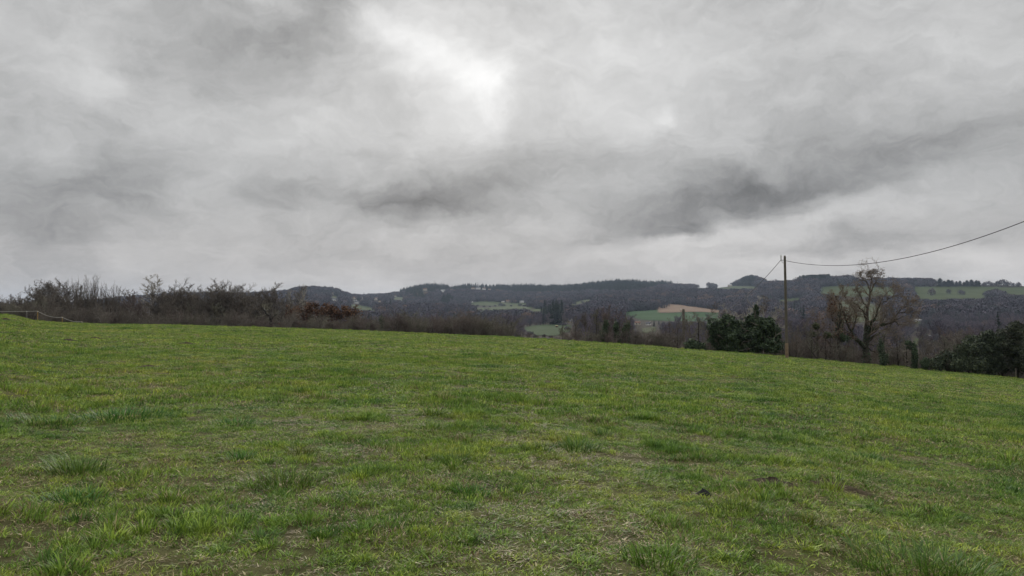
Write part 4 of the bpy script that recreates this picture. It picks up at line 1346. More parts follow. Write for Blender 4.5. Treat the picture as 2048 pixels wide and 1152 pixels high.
def mound(name, label, cat, px, py, a, b_, h, rot, mat, seed, group=None):
    x, y, z, r = on_field(px, py)
    rs = np.random.RandomState(seed)
    nu, nv = 44, 14
    u = np.linspace(0, 2 * pi, nu, endpoint=False)
    V = []
    for j in range(nv):
        t = j / (nv - 1)
        edge = 1 + .22 * np.sin(u * 2 + seed) + .13 * np.sin(u * 5 + seed * 2) + .06 * np.sin(u * 11 + seed)
        rx, ry = a * t * edge * np.cos(u), b_ * t * edge * np.sin(u)
        c, s_ = cos(R_(rot)), sin(R_(rot))
        X_, Y_ = rx * c - ry * s_, rx * s_ + ry * c
        lump = (fbm(X_ / .07 + seed, Y_ / .07, 3) - .5) * .045 * min(1, h / .06) * (1 - t ** 3)
        V.append(np.stack([X_, Y_, height(X_ + x, Y_ + y) - z + h * (1 - t ** 1.6) * (1 + .3 * np.sin(u + seed)) + lump - .015 * t], 1))
    V = np.concatenate(V)
    idx = np.arange(nu * nv).reshape(nv, nu)
    Q = np.stack([idx[:-1], np.roll(idx[:-1], -1, 1), np.roll(idx[1:], -1, 1), idx[1:]], -1).reshape(-1, 4)
    o = obj(name, mk(name, V, Q, mat=mat, smooth=True), None, (x, y, z))
    # crumbs thrown round the rim
    return tag(o, label, cat, group)


ML = ["reddish brown molehill left of the long grey one, lower right of the pasture", "long greyish bank of dug earth beside the reddish molehill", "narrow tail of earth trailing off the long grey bank",
      "far low molehill under the fence tape on the left", "dark far molehill right of the one under the fence tape", "flat brown molehill left of centre in the far pasture", "small brown molehill below the fence on the left",
      "wide low molehill in the far grass below the domed crowns", "dark heap on the grass bank at the far left"]
for k, ((px, py, a, b_, h, rot), lb) in enumerate(zip(MOLE, ML)):
    mound("molehill", lb, "molehill", px, py, a, b_, h, rot, SOIL_GREY if k in (1, 2, 5) else SOIL, k + 1, "molehills and dug earth in the pasture")
mound("dung_pat", "black lump of dung on the grass left of the molehills", "dung", 1404, 990, .085, .07, .055, 0, DUNG, 40)

m, n = material("rank_tuft_blades")
tone = n.add("ShaderNodeAttribute", attribute_name="tone").outputs["Fac"]
dry = n.add("ShaderNodeAttribute", attribute_name="dry").outputs["Fac"]
c = n.ramp(tone, [(0, (.040, .085, .022)), (.5, (.080, .165, .032)), (1, (.150, .240, .055))])
hue = n.add("ShaderNodeObjectInfo").outputs["Color"]
c = n.mix(1.0, c, hue, 'MULTIPLY')
c = n.mix(n.math('LESS_THAN', dry, .32), c, (.30, .245, .13))
b = n.add("ShaderNodeBsdfPrincipled", i_Base_Color=c, i_Roughness=.5)
b.inputs["Specular IOR Level"].default_value = .3
tr = n.add("ShaderNodeBsdfTranslucent", i_Color=c); mx = n.add("ShaderNodeMixShader", i_0=.2)
n.l.new(b.outputs[0], mx.inputs[1]); n.l.new(tr.outputs[0], mx.inputs[2]); surface(n, mx.outputs[0])
RANK = m
TUFTS = [(155, 945, .26, .26, 330, (1, 1, .9), "bristly upright grass tuft on the left of the pasture"), (150, 1003, .30, .14, 300, (.6, .95, .95), "dark blue green grass tuft below the bristly upright one"), (565, 968, .34, .22, 360, (1, .95, .8), "wide olive tuft with dead straw, left of centre"),
         (602, 908, .18, .17, 180, (1.1, .8, .6), "small brownish dead topped tuft above the olive one"), (483, 918, .15, .16, 160, (.65, .95, .85), "small dark tuft left of the brownish topped one"), (865, 828, .26, .18, 240, (1.2, 1.15, .7), "yellow green tuft near the middle of the pasture"),
         (862, 858, .24, .18, 240, (1.15, 1.1, .8), "yellowish tuft just below another, near the middle"), (1155, 897, .30, .20, 330, (.9, 1, .95), "large grey green tuft right of the middle"), (1207, 872, .16, .17, 170, (.8, .9, .9), "rounded grey green tuft behind the large one"),
         (900, 925, .20, .15, 200, (.8, .85, .75), "dull dark tuft below the yellowish pair"), (945, 990, .16, .14, 180, (.6, 1, .6), "small deep green tuft in the middle foreground"), (1070, 900, .2, .15, 200, (1, .85, .6), "brownish tuft left of the large grey green one"),
         (1475, 1020, .22, .16, 240, (1.1, .95, .7), "olive tuft with dry tips below the black dung"), (1620, 1046, .2, .13, 220, (1.2, .85, .6), "flattened straw coloured tuft below the molehills"), (1320, 1128, .24, .18, 280, (1.1, 1.2, .6), "bright yellow green tuft near the bottom edge"),
         (1850, 1140, .62, .21, 760, (.9, 1.0, .8), "tall lush green tuft in the bottom right corner"), (1930, 1148, .34, .17, 300, (1, 1.05, .75), "lush tuft right beside the tall corner one"), (1740, 918, .2, .14, 200, (.7, .95, .75), "low dark green tuft on the right side of the pasture"),
         (2010, 968, .2, .15, 200, (.7, .9, .8), "dark tuft at the right edge of the pasture"), (250, 835, .7, .2, 800, (.62, .92, .85), "broad patch of dark rank grass far left of centre"), (100, 848, .5, .16, 700, (.6, .85, .8), "dark rank patch at the left edge of the pasture"), (470, 848, .35, .15, 220, (.6, .95, .85), "dark tuft right of the broad rank patch"),
         (233, 697, .55, .2, 160, (.8, 1, .8), "far rounded tuft below the fence tape")]
for k, (px, py, rad, ln, cnt, colr, lb) in enumerate(TUFTS):
    x, y, z, r = on_field(px, py)
    rs = np.random.RandomState(500 + k)
    V, Q, T, tn, dr = blades(rs, cnt, rad, ln * .45, ln * 1.25, max(.0085, r * .00085), .5, 1.1, 4, core=.2)
    V[:, 2] += height(V[:, 0] + x, V[:, 1] + y) - z
    o = obj("grass_tuft", mk("grass_tuft", V, Q, T, RANK, {"tone": tn, "dry": dr}, smooth=True), None, (x, y, z - .01))
    o.color = (colr[0] * 1.08, colr[1], colr[2] * .8, 1)
    tag(o, lb, "grass tuft", "larger tufts in the pasture")
# ------------------------------------------------------------------ fields on the hills
def in_poly(px, py, poly):
    px = np.asarray(px); py = np.asarray(py)
    c = np.zeros(px.shape, bool)
    n_ = len(poly)
    for i in range(n_):
        x1, y1 = poly[i]; x2, y2 = poly[(i + 1) % n_]
        c ^= ((y1 > py) != (y2 > py)) & (px < (x2 - x1) * (py - y1) / (y2 - y1 + 1e-9) + x1)
    return c


def field_mat(name, a, b_, s=.02):
    m, n = material(name)
    pos = n.add("ShaderNodeNewGeometry").outputs["Position"]
    c = n.mix(n.rng(n.noise(pos, s, 5, .65).outputs[0], .3, .7), a, b_)
    c = n.mix(n.rng(n.noise(pos, .35, 4, .7).outputs[0], .35, .75, 0, .35), c, tuple(q * .55 for q in a))
    b = n.add("ShaderNodeBsdfPrincipled", i_Base_Color=c, i_Roughness=1.0)
    b.inputs["Specular IOR Level"].default_value = .05
    surface(n, b.outputs[0])
    return m


MEADOW = field_mat("far_meadow", (.046, .062, .022), (.062, .078, .028))
MEADOW_DULL = field_mat("dull_meadow", (.056, .066, .030), (.076, .084, .040))
CROP = field_mat("winter_crop", (.028, .064, .021), (.039, .077, .025))
STUBBLE = field_mat("stubble", (.155, .105, .072), (.215, .150, .102), .03)
NEAR_MEADOW = field_mat("valley_meadow", (.030, .052, .018), (.044, .066, .024))
FIELDS = [
    (NEAR_MEADOW, [(1050, 656), (1064, 652), (1095, 649.5), (1130, 649.5), (1142, 652), (1138, 664), (1110, 673), (1078, 672), (1058, 667)], "green meadow with a small shelter, seen over the middle hedge", "meadow"),
    (CROP, [(1236, 627), (1275, 622), (1314, 619.5), (1319, 626.5), (1440, 626.5), (1436, 643), (1330, 642), (1286, 640), (1262, 634)], "bright green winter crop below the tan stubble", "field"),
    (STUBBLE, [(1315, 618.5), (1318, 612), (1335, 607.5), (1362, 610), (1400, 615), (1440, 621), (1440, 625.8), (1315, 625.8)], "tan stubble field on the far slope", "field"),
    (MEADOW, [(938, 606), (960, 603), (987, 603), (1010, 605.5), (1052, 606), (1056, 611), (1010, 612.5), (945, 611)], "pale meadow in front of the hillside hamlet", "meadow"),
    (MEADOW, [(948, 618), (985, 614.5), (1020, 611.5), (1048, 613), (1066, 614), (1062, 619), (1030, 619.5), (955, 621)], "narrow green meadow below the hamlet", "meadow"),
    (MEADOW_DULL, [(950, 623), (985, 622), (985, 625), (952, 626)], "small strip of meadow under the hamlet", "meadow"),
    (MEADOW, [(1060, 620), (1075, 617), (1092, 617.5), (1088, 622), (1066, 624)], "small green paddock right of the hamlet", "meadow"),
    (MEADOW_DULL, [(1139, 611), (1150, 605), (1168, 600), (1186, 598), (1182, 602), (1165, 607), (1146, 613)], "slanting green clearing in the middle of the wooded slope", "meadow"),
    (MEADOW, [(693, 611), (706, 608.5), (730, 612), (752, 617.5), (746, 624), (724, 620)], "green slope below the village on the knoll", "meadow"),
    (MEADOW_DULL, [(652, 595), (668, 592), (678, 594), (670, 598)], "small meadow among the knoll's houses", "meadow"),
    (MEADOW_DULL, [(786, 595), (795, 593.5), (807, 594), (806, 600), (788, 600)], "little paddock left of the conifer hill", "meadow"),
    (MEADOW, [(1376, 577.5), (1400, 575), (1425, 573.5), (1428, 575), (1402, 578.5)], "thin green strip along the skyline left of the farmhouse", "meadow"),
    (MEADOW, [(1424, 577), (1445, 573.2), (1478, 571), (1505, 572), (1522, 576), (1500, 578), (1450, 578.5)], "crest meadow around the lone farmhouse", "meadow"),
    (MEADOW, [(1640, 575), (1670, 572), (1770, 573.5), (1790, 577), (1790, 592), (1720, 595), (1665, 591), (1642, 588)], "dull green hillside behind the crown of the big oak", "meadow"),
    (MEADOW, [(1548, 602), (1572, 598), (1602, 595), (1600, 601), (1556, 606)], "narrow green field seen past the tall pole", "meadow"),
    (MEADOW_DULL, [(1668, 604), (1700, 602), (1738, 605), (1768, 618), (1764, 642), (1690, 646), (1668, 630)], "pale green field behind the trunk of the big oak", "meadow"),
    (MEADOW, [(1827, 574), (1880, 572.5), (1950, 572.5), (2110, 573), (2110, 592), (2000, 591), (1975, 597), (1925, 599), (1880, 601), (1838, 598)], "long green hillside pasture on the right under the skyline trees", "meadow"),
    (CROP, [(1848, 672), (1853, 668.5), (1862, 669), (1859, 676), (1850, 676)], "small bright green patch in the valley on the right", "field"),
    (MEADOW, [(1832, 677), (1845, 675.5), (1863, 678.5), (1850, 688), (1838, 694), (1826, 690)], "green patch right behind the ivied stump", "meadow"),
    (MEADOW_DULL, [(1284, 657), (1312, 654), (1312, 661), (1296, 666), (1286, 668)], "green patch in front of the two farmhouses", "meadow"),
    (MEADOW_DULL, [(1816, 644), (1822, 641), (1848, 643), (1846, 647), (1825, 648)], "lawn below the long low house in the valley", "meadow"),
]
POLYS = []
for mat, poly, lb, cat in FIELDS:
    POLYS.append(np.array(poly))
    W3 = np.array([hit(px, py)[:2] for px, py in poly])
    x0, y0 = W3.min(0); x1, y1 = W3.max(0)
    st = max(2.5, math.sqrt((x1 - x0) * (y1 - y0) / 9000))
    gx = np.arange(x0, x1 + st, st); gy = np.arange(y0, y1 + st, st)
    GX, GY = np.meshgrid(gx, gy, indexing='ij')
    ins = in_poly(GX[:-1, :-1] + st / 2, GY[:-1, :-1] + st / 2, W3)
    if not ins.any(): continue
    lift = .35
    ix = np.arange(GX.size).reshape(GX.shape)
    Q = np.stack([ix[:-1, :-1], ix[1:, :-1], ix[1:, 1:], ix[:-1, 1:]], -1)[ins]
    used, inv = np.unique(Q, return_inverse=True)
    X_, Y_ = GX.ravel()[used], GY.ravel()[used]
    V = np.stack([X_, Y_, height(X_, Y_) + lift], 1)
    o = obj("meadow" if cat == "meadow" else "crop_field", mk("field", V, inv.reshape(-1, 4), mat=mat, smooth=True))
    tag(o, lb, cat, kind='structure')

# ------------------------------------------------------------------ houses
WHITE = simple("white_render", (.62, .60, .57), .9, .1, 2)
CREAM = simple("cream_render", (.46, .41, .33), .9, .1, 2)
STONE = simple("rubble_stone", (.30, .265, .21), .9, .25, 2)
SLATE = simple("slate_roof", (.085, .085, .095), .7, .2, 3)
TILE = simple("brown_tile_roof", (.20, .115, .080), .85, .25, 3)
PALEROOF = simple("pale_tin_roof", (.42, .42, .41), .5, .15, 3)
GLASS = simple("dark_window", (.03, .033, .04), .2, .1, 3, spec=.5)
HOUSES = [
    (667, 601.6, 8, 5.0, WHITE, SLATE, 20, "white house, left one of the pair on the knoll's right slope"),
    (676, 601.8, 7, 4.6, WHITE, SLATE, -15, "white house, right one of the pair on the knoll's right slope"),
    (664, 588.5, 7, 3.6, CREAM, TILE, 10, "cream house just under the wooded top of the knoll"),
    (643, 585.6, 6, 3.6, CREAM, SLATE, 30, "greyish house in the woods on the knoll"),
    (618, 597, 10, 2.8, CREAM, TILE, 5, "long low pale house at the left foot of the knoll"),
    (708, 598, 9, 4.2, CREAM, TILE, 15, "cream house with a brown roof at the top of the village"),
    (725, 598, 8, 4.2, CREAM, TILE, -20, "tiled house near the saddle at the top of the village"),
    (711, 603, 6, 3.4, WHITE, SLATE, 40, "small white house in the middle of the village"),
    (714, 607, 9, 4.6, WHITE, SLATE, 0, "white house at the bottom of the village"),
    (752, 599.6, 12, 4.2, CREAM, TILE, 10, "broad tiled house right of the village saddle"),
    (761, 604.6, 7, 3.2, CREAM, TILE, 25, "low house below the broad tiled one"),
    (790, 593.6, 6, 2.8, WHITE, TILE, 0, "small pale house by the paddock left of the conifer hill"),
    (806, 602.8, 5, 2.6, WHITE, SLATE, 15, "tiny white house alone in the trees below the conifer hill"),
    (850, 581.2, 8, 4.6, CREAM, TILE, -10, "pinkish cream house among the trees of the conifer hill"),
    (886, 584, 9, 4.4, WHITE, PALEROOF, 15, "pale gabled house on the slope of the conifer hill"),
    (903, 575.5, 6, 3.6, CREAM, TILE, 0, "small house right of the conifer hill's top"),
    (946, 577.6, 7, 3.6, CREAM, TILE, 10, "leftmost house of the skyline village"),
    (956, 578.2, 9, 4.4, WHITE, SLATE, -15, "largest white house of the skyline village"),
    (968, 578.4, 6, 3.8, WHITE, TILE, 20, "white house right of the largest in the skyline village"),
    (979, 578.4, 6, 3.0, CREAM, TILE, 0, "rightmost house of the skyline village"),
    (943, 605.8, 6, 2.6, WHITE, PALEROOF, 10, "bright low shed at the left end of the hamlet meadow"),
    (918, 609, 8, 2.8, CREAM, TILE, 0, "low pale building left of the hamlet meadow"),
    (898, 612.4, 5, 3.0, WHITE, SLATE, 15, "tiny white house in the trees left of the hamlet"),
    (1017, 605, 11, 5.2, STONE, TILE, 5, "stone farmhouse with a brown roof in the hillside hamlet"),
    (1006, 605.4, 6, 3.0, CREAM, PALEROOF, 10, "low barn beside the stone farmhouse in the hamlet"),
    (1044, 605.8, 10, 4.2, WHITE, PALEROOF, 0, "pale long house at the right end of the hamlet"),
    (1140, 645.2, 10, 5.0, CREAM, SLATE, 10, "cream house half hidden behind the hedge clump"),
    (1275, 649.6, 11, 6.0, CREAM, TILE, 10, "cream farmhouse with dormers below the green crop field"),
    (1297, 650, 9, 5.0, WHITE, SLATE, -10, "white house with a round gable beside the dark conifer"),
    (1460, 571.4, 9, 4.0, CREAM, PALEROOF, 0, "lone pale farmhouse on the crest meadow"),
    (1775, 641, 9, 5.0, CREAM, SLATE, 15, "pale house seen through the right limbs of the big oak"),
    (1828, 636, 7, 5.0, CREAM, SLATE, -20, "grey gabled house in the valley, above the long low one"),
    (1834, 643.4, 18, 3.6, CREAM, PALEROOF, 8, "long low pale house in the valley on the right"),
    (1860.5, 650.5, 3.5, 4.0, WHITE, SLATE, 0, "tiny bright white house in the valley on the right"),
    (1929, 624.5, 4, 3.6, CREAM, TILE, 0, "tiny house alone in the dark woods on the right"),
    (1857, 675.6, 4, 2.6, WHITE, PALEROOF, 0, "tiny white hut on the bright green valley patch"),
]
CLEAR = []
for px, py, wpx, hpx, wm, rm, rot, lb in HOUSES:
    x, y, z, r = hit(px, py)
    k = r / F
    w, h = wpx * k * .95, hpx * k
    d = max(5.0, w * .65)
    hw = h * .62; hr = max(h - hw, 1.2)
    root = thing("house", lb, "house", (x, y, z), R_(rot), "houses on the far hills")
    root.rotation_euler[2] += -atan2(x, y)
    V, Q = box(-w / 2, w / 2, -d / 2, d / 2, -2.5, hw)
    g = np.array([(-w / 2, -d / 2, hw), (w / 2, -d / 2, hw), (w / 2, d / 2, hw), (-w / 2, d / 2, hw), (-w / 2, 0, hw + hr), (w / 2, 0, hw + hr)])
    T = np.array([(8, 11, 12), (9, 13, 10)])
    obj("wall", mk("wall", np.concatenate([V, g]), Q, T, wm), root)
    e = .35
    sl = hr / (d / 2)
    rp = []
    for s in (-1, 1):
        rp += [(-w / 2 - e, s * (d / 2 + e), hw - sl * e + .05), (w / 2 + e, s * (d / 2 + e), hw - sl * e + .05), (w / 2 + e, 0, hw + hr + .05), (-w / 2 - e, 0, hw + hr + .05)]
    rp = np.array(rp); rv = np.concatenate([rp, rp + np.array([0, 0, .22])])
    Q = np.array([(0, 1, 2, 3), (7, 6, 5, 4), (11, 10, 9, 8), (12, 13, 14, 15), (0, 8, 9, 1), (4, 5, 13, 12), (0, 3, 11, 8), (1, 9, 10, 2), (4, 12, 15, 7), (5, 6, 14, 13)])
    rf = obj("roof", mk("roof", rv, Q, mat=rm), root)
    V, Q = box(w * .28, w * .28 + .9, -.4, .4, hw + hr - .5, hw + hr + 1.1)
    obj("chimney", mk("chimney", V, Q, mat=STONE), rf)
    nw = max(2, min(6, int(w / 2.6)))
    for j in range(nw):
        cx = -w / 2 + w * (j + .5) / nw
        V, Q = box(cx - .5, cx + .5, -d / 2 - .02, -d / 2 + .05, hw * .35, hw * .35 + min(1.4, hw * .5))
        obj("window", mk("window", V, Q, mat=GLASS), root)
    CLEAR.append((px, py, wpx * .5 + 2.5, hpx, r))
# the small shelter on the meadow
x, y, z, r = hit(1113.5, 655)
k = r / F
root = thing("field_shelter", "small brown box shaped shelter standing on the green meadow", "shelter", (x, y, z))
wd_ = 5.0 * k; hh = 4.2 * k
obj("frame", mk("frame", *join([box(-wd_ / 2, wd_ / 2, -.7, .7, .25, hh * .72), box(-wd_ / 2 + .1, -wd_ / 2 + .2, -.6, .6, -.1, .25), box(wd_ / 2 - .2, wd_ / 2 - .1, -.6, .6, -.1, .25)]), mat=simple("brown_boards", (.09, .06, .04))), root)
V = np.array([(-wd_ / 2 - .1, -.85, hh * .74), (wd_ / 2 + .1, -.85, hh * .74), (wd_ / 2 + .1, .85, hh * .92), (-wd_ / 2 - .1, .85, hh * .92)])
V = np.concatenate([V, V + np.array([0, 0, .08])])
obj("roof", mk("roof", V, np.array([(3, 2, 1, 0), (4, 5, 6, 7), (0, 1, 5, 4), (1, 2, 6, 5), (2, 3, 7, 6), (3, 0, 4, 7)]), mat=simple("straw_coloured_roof", (.34, .27, .14))), root)

# ------------------------------------------------------------------ far trees
def wood_mat(name, stops, streak=.5, twig=False):
    m, n = material(name)
    info = n.add("ShaderNodeObjectInfo")
    pos = n.add("ShaderNodeNewGeometry").outputs["Position"]
    tone = n.add("ShaderNodeAttribute", attribute_name="tone").outputs["Fac"]
    nz = n.noise(pos, .009, 3, .6).outputs[0]
    if twig: tone = n.math('MULTIPLY', info.outputs['Random'], 1.0)
    f = n.math('ADD', n.math('MULTIPLY', info.outputs["Random"], .62), n.math('MULTIPLY', n.math('SUBTRACT', nz, .38), 1.9))
    c = n.ramp(f, stops)
    c = n.mix(1.0, c, n.ramp(tone, [(0, 1 - streak), (1, 1 + streak)]), 'MULTIPLY')
    b = n.add("ShaderNodeBsdfPrincipled", i_Base_Color=c, i_Roughness=1.0)
    b.inputs["Specular IOR Level"].default_value = .05
    surface(n, b.outputs[0])
    return m


BS = [(.0, (.050, .054, .047)), (.2, (.088, .083, .082)), (.4, (.054, .045, .051)), (.6, (.096, .078, .085)), (.78, (.066, .053, .055)), (.92, (.104, .077, .070)), (1, (.145, .090, .064))]
BS = [(p_, (c_[0] * .90, c_[1] * .97, c_[2] * 1.10)) for p_, c_ in BS]
BARE_FAR = wood_mat("distant_bare_twigs", BS, .2, True)
BARE_VALLEY = wood_mat("valley_bare_twigs", [(p_, tuple(1.75 * v for v in c_)) for p_, c_ in BS], .2, True)  # far twig tones, brightened in the colour to offset the dense crowns' self-shading
BARK_FAR = wood_mat("distant_trunks", [(0, (.075, .066, .060)), (.7, (.10, .088, .08)), (1, (.26, .245, .22))], .2, True)
CON_FAR = wood_mat("distant_conifers", [(0, (.008, .014, .010)), (.6, (.014, .022, .015)), (1, (.026, .035, .021))], .5)


def far_crown(seed, H, rad, cnt):
    """rounded winter crown: many small twig sprays facing outwards in two shells, with gaps, over a short stem"""
    rs = np.random.RandomState(seed)
    d = unit(rs.randn(cnt, 3) * np.array([1, 1, .9]) + np.array([0, 0, .45]))
    rr = np.where(rs.rand(cnt) < .75, .88 + .2 * rs.rand(cnt), .45 + .35 * rs.rand(cnt))
    th = np.arctan2(d[:, 1], d[:, 0])
    wob = 1 + .16 * np.sin(th * 3 + seed) + .12 * np.sin(th * 5 + d[:, 2] * 7 + seed * 2)
    E = np.stack([d[:, 0] * rad * rr * wob, d[:, 1] * rad * rr * wob, H * .46 + d[:, 2] * H * .5 * rr * wob], 1)
    E[:, 2] = np.maximum(E[:, 2], H * .06)
    nrm = unit(d + rs.randn(cnt, 3) * .45)
    up = unit(np.array([0, 0, 1.0]) + d * .7 + rs.randn(cnt, 3) * .35)
    side = unit(np.cross(up, nrm)); up = np.cross(nrm, side)
    L = (H * .072 * (.5 + 1.0 * rs.rand(cnt)))[:, None]; w = L * (.35 + .4 * rs.rand(cnt))[:, None]
    V = np.stack([E - up * L - side * w * .6, E - up * L * .2 + side * w, E + up * L * 1.3, E + up * L * .3 - side * w], 1).reshape(-1, 3)
    Q = np.arange(cnt * 4).reshape(cnt, 4)
    tone = np.repeat(rs.rand(cnt), 4)
    tv, tq = tubes(np.array([[[0, 0, -1.5], [.1, 0, H * .3], [0, .1, H * .7]]]), np.array([[.28, .22, .08]]), 5)
    return mk("far_bare_tree", np.concatenate([V, tv]), np.concatenate([Q, tq + len(V)]), mat=BARE_FAR, attrs={"tone": np.r_[tone, np.full(len(tv), .5)]})


def far_conifer(seed, H, rad, cnt, blunt=0.0):
    rs = np.random.RandomState(seed)
    t = rs.rand(cnt) ** .8
    a = rs.rand(cnt) * 2 * pi
    R = rad * ((1 - t) * (1 - blunt) + blunt * np.sqrt(np.maximum(0, 1 - t ** 3))) * (.7 + .5 * rs.rand(cnt)) + .12
    z = H * (.06 + .94 * t)
    E = np.stack([np.cos(a) * R * .65, np.sin(a) * R * .65, z], 1)
    out = np.stack([np.cos(a), np.sin(a), np.full(cnt, -.25)], 1)
    side = np.stack([-np.sin(a), np.cos(a), np.zeros(cnt)], 1)
    L = (R * .5 + .25)[:, None]; w = (R * .32 + .22)[:, None]
    dz = np.array([0, 0, 1.0])
    V = np.stack([E - out * L + dz * .2, E + side * w - dz * .3, E + out * L, E - side * w - dz * .3], 1).reshape(-1, 3)
    Q = np.arange(cnt * 4).reshape(cnt, 4)
    tone = np.repeat(rs.rand(cnt), 4)
    tv, tq = tubes(np.array([[[0, 0, -1.5], [0, 0, H * .5], [0, 0, H * 1.02]]]), np.array([[.25, .16, .04]]), 5)
    return mk("far_conifer", np.concatenate([V, tv]), np.concatenate([Q, tq + len(V)]), mat=CON_FAR, attrs={"tone": np.r_[tone, np.full(len(tv), .2)]})


FB = [far_crown(700 + i, 11, 5.4 + .7 * (i % 3), 380) for i in range(6)]
FC = [far_conifer(720 + i, 18, 3.4 + .4 * (i % 2), 130, .0 if i < 3 else .45) for i in range(5)]
SP = [far_conifer(740 + i, 18, 6.5, 260, .75) for i in range(2)]
rs = np.random.RandomState(91)
CX = [780, 800, 850, 900, 1000, 1070, 1130, 1200, 1280, 1300, 1345, 1362]
CY = [0, 592, 592, 588, 590, 592, 590, 589, 590, 580, 576, 0]


def conifer_here(px, py, nz):
    c = (py < np.interp(px, CX, CY) + (nz - .5) * 14) & (px > 785) & (px < 1358)
    c |= (px > 1598) & (px < 1662) & (py < 571)
    c |= (px > 1480) & (px < 1512) & (py < 575)
    c |= in_poly(px, py, [(1078, 640), (1100, 630), (1124, 634), (1124, 650), (1085, 650)])
    c |= in_poly(px, py, [(826, 598), (845, 593), (852, 597), (850, 604), (830, 604)])
    c |= in_poly(px, py, [(880, 606), (900, 600), (905, 612), (882, 618)])
    c |= in_poly(px, py, [(700, 606), (722, 600), (726, 606), (704, 611)])
    return c


def woods(r0, r1, spacing, seed):
    rs = np.random.RandomState(seed)
    a = R_(40)
    N = int(a * (r1 * r1 - r0 * r0) / spacing ** 2)
    r = np.sqrt(r0 * r0 + (r1 * r1 - r0 * r0) * rs.rand(N)); t = (rs.rand(N) * 2 - 1) * a
    x, y = r * np.sin(t), r * np.cos(t); z = height(x, y)
    px, py = project(x, y, z)
    nz = fbm(x / 160 + 7, y / 160 + 3, 3)
    con = conifer_here(px, py, nz) | ((rs.rand(N) < .015 * (nz > .5)) & (px > 640))
    H = np.where(con, 15 + 9 * rs.rand(N) ** 2, 8.5 + 6.5 * rs.rand(N) ** 1.3)
    plant_ = (px > 1595) & (px < 1720) & (py < 572)
    H = np.where(plant_ & con, 20 + 4 * rs.rand(N), np.where(plant_, 15 + 4 * rs.rand(N), H))
    knoll = (px > 1473) & (px < 1530) & (py < 576)
    H = np.where(knoll, np.interp(px, [1473, 1480, 1488, 1504, 1514, 1524, 1530], [13, 18, 25, 28, 23, 19, 14]) * (.65 + .5 * rs.rand(N)), H)
    H = np.where((px > 560) & (px < 690) & (py < 590), H * 1.25, H)
    keep = np.ones(N, bool)
    half = np.where(con, .2, .38) * H / r * F
    for fr in (0, .3, .6, .9):
        qx, qy = project(x, y, z + H * fr)
        for P in POLYS:
            for off in (-1, 0, 1):
                keep &= ~in_poly(qx + off * half, qy - (.9 if fr == 0 else -.8), P)
        for (hx, hy, hw_, hh_, hr_) in CLEAR:
            keep &= ~((np.abs(qx - hx) < hw_) & (qy > hy - hh_ - .5) & (qy < hy + 2.0) & (r < hr_ + 12))
    # bare skyline where the photograph shows sky between things
    keep &= ~((px > 1527) & (px < 1598) & (py < 566.5)) & ~((px > 1705) & (px < 1745) & (py < 570)) & ~((px > 1868) & (py < 573.5)) & ~((px > 722) & (px < 786) & (r > 2300) & (rs.rand(N) < .5))
    return x[keep], y[keep], z[keep], H[keep], con[keep], r[keep]


x, y, z, H, con, r = woods(850, 3050, 9.6, 5)
ex = woods(1650, 2650, 4.6, 8)          # the close planted conifers of the plantation and the knoll
qx, qy = project(ex[0], ex[1], ex[2])
pick = ((qx > 1597) & (qx < 1660) & (qy < 571) & ex[4]) | ((qx > 1474) & (qx < 1528) & (qy < 575) & (ex[5] > 2250))
x, y, z, H, r = (np.concatenate([a_, b_[pick]]) for a_, b_ in ((x, ex[0]), (y, ex[1]), (z, ex[2]), (H, ex[3]), (r, ex[5])))
con = np.concatenate([con, (ex[4] | (qx < 1520))[pick]])
k = ~con
nb = int(k.sum())
s = H[k] / 11
scatter("bare_woods", np.stack([x[k], y[k], z[k] - .3], 1), np.stack([np.zeros(nb), np.zeros(nb), rs.rand(nb) * 6.28], 1), np.stack([s, s, s], 1), rs.randint(0, 6, nb), FB, "purple brown leafless woods covering the far hillsides", "wood")
k = con; nc = int(k.sum()); s = H[k] / 18
scatter("conifer_woods", np.stack([x[k], y[k], z[k] - .3], 1), np.stack([np.zeros(nc), np.zeros(nc), rs.rand(nc) * 6.28], 1), np.stack([s * .95, s * .95, s], 1), rs.randint(0, 5, nc), FC, "dark conifer plantations along the far ridge", "wood")
# nearer valley trees with real twigs
x, y, z, H, con, r = woods(225, 860, 9.4, 6)
k = con; nc = int(k.sum()); s = H[k] / 18
scatter("valley_conifers", np.stack([x[k], y[k], z[k] - .3], 1), np.stack([np.zeros(nc), np.zeros(nc), rs.rand(nc) * 6.28], 1), np.stack([s * .95, s * .95, s], 1), rs.randint(0, 5, nc), FC, "dark conifers among the bare valley trees", "wood")
k = ~con; nb = int(k.sum()); s = H[k] * .92 / 10
VT = [tree_meshes(801 + i, 10, .2, crown_levels(ang=60, up=.05, tw=.032, t0=.22, n=(14, 9, 6, 2), fall=.25, ratio=(.58, .46, .5, .5)), BARK_FAR, BARE_VALLEY) for i in range(4)]
VS = [fuse(t) for t in VT]
scatter("valley_woods", np.stack([x[k], y[k], z[k] - .2], 1), np.stack([np.zeros(nb), np.zeros(nb), rs.rand(nb) * 6.28], 1), np.stack([s, s, s], 1), rs.randint(0, 4, nb), VS, "bare trees filling the valley below the pasture", "wood")
print("woods", nc, nb)


def lone(name, label, cat, me, H0, px, py_base, py_top, wide=1.0, group=None):
    x, y, z, r = hit(px, py_base)
    h = (slope(px, py_top) * r + EYE - z)
    o = obj(name, me, None, (x, y, z - .2))
    k = h / H0
    o.scale = (k * wide, k * wide, k); o.rotation_euler[2] = (px * 3.1) % 6.28
    return tag(o, label, cat, group)


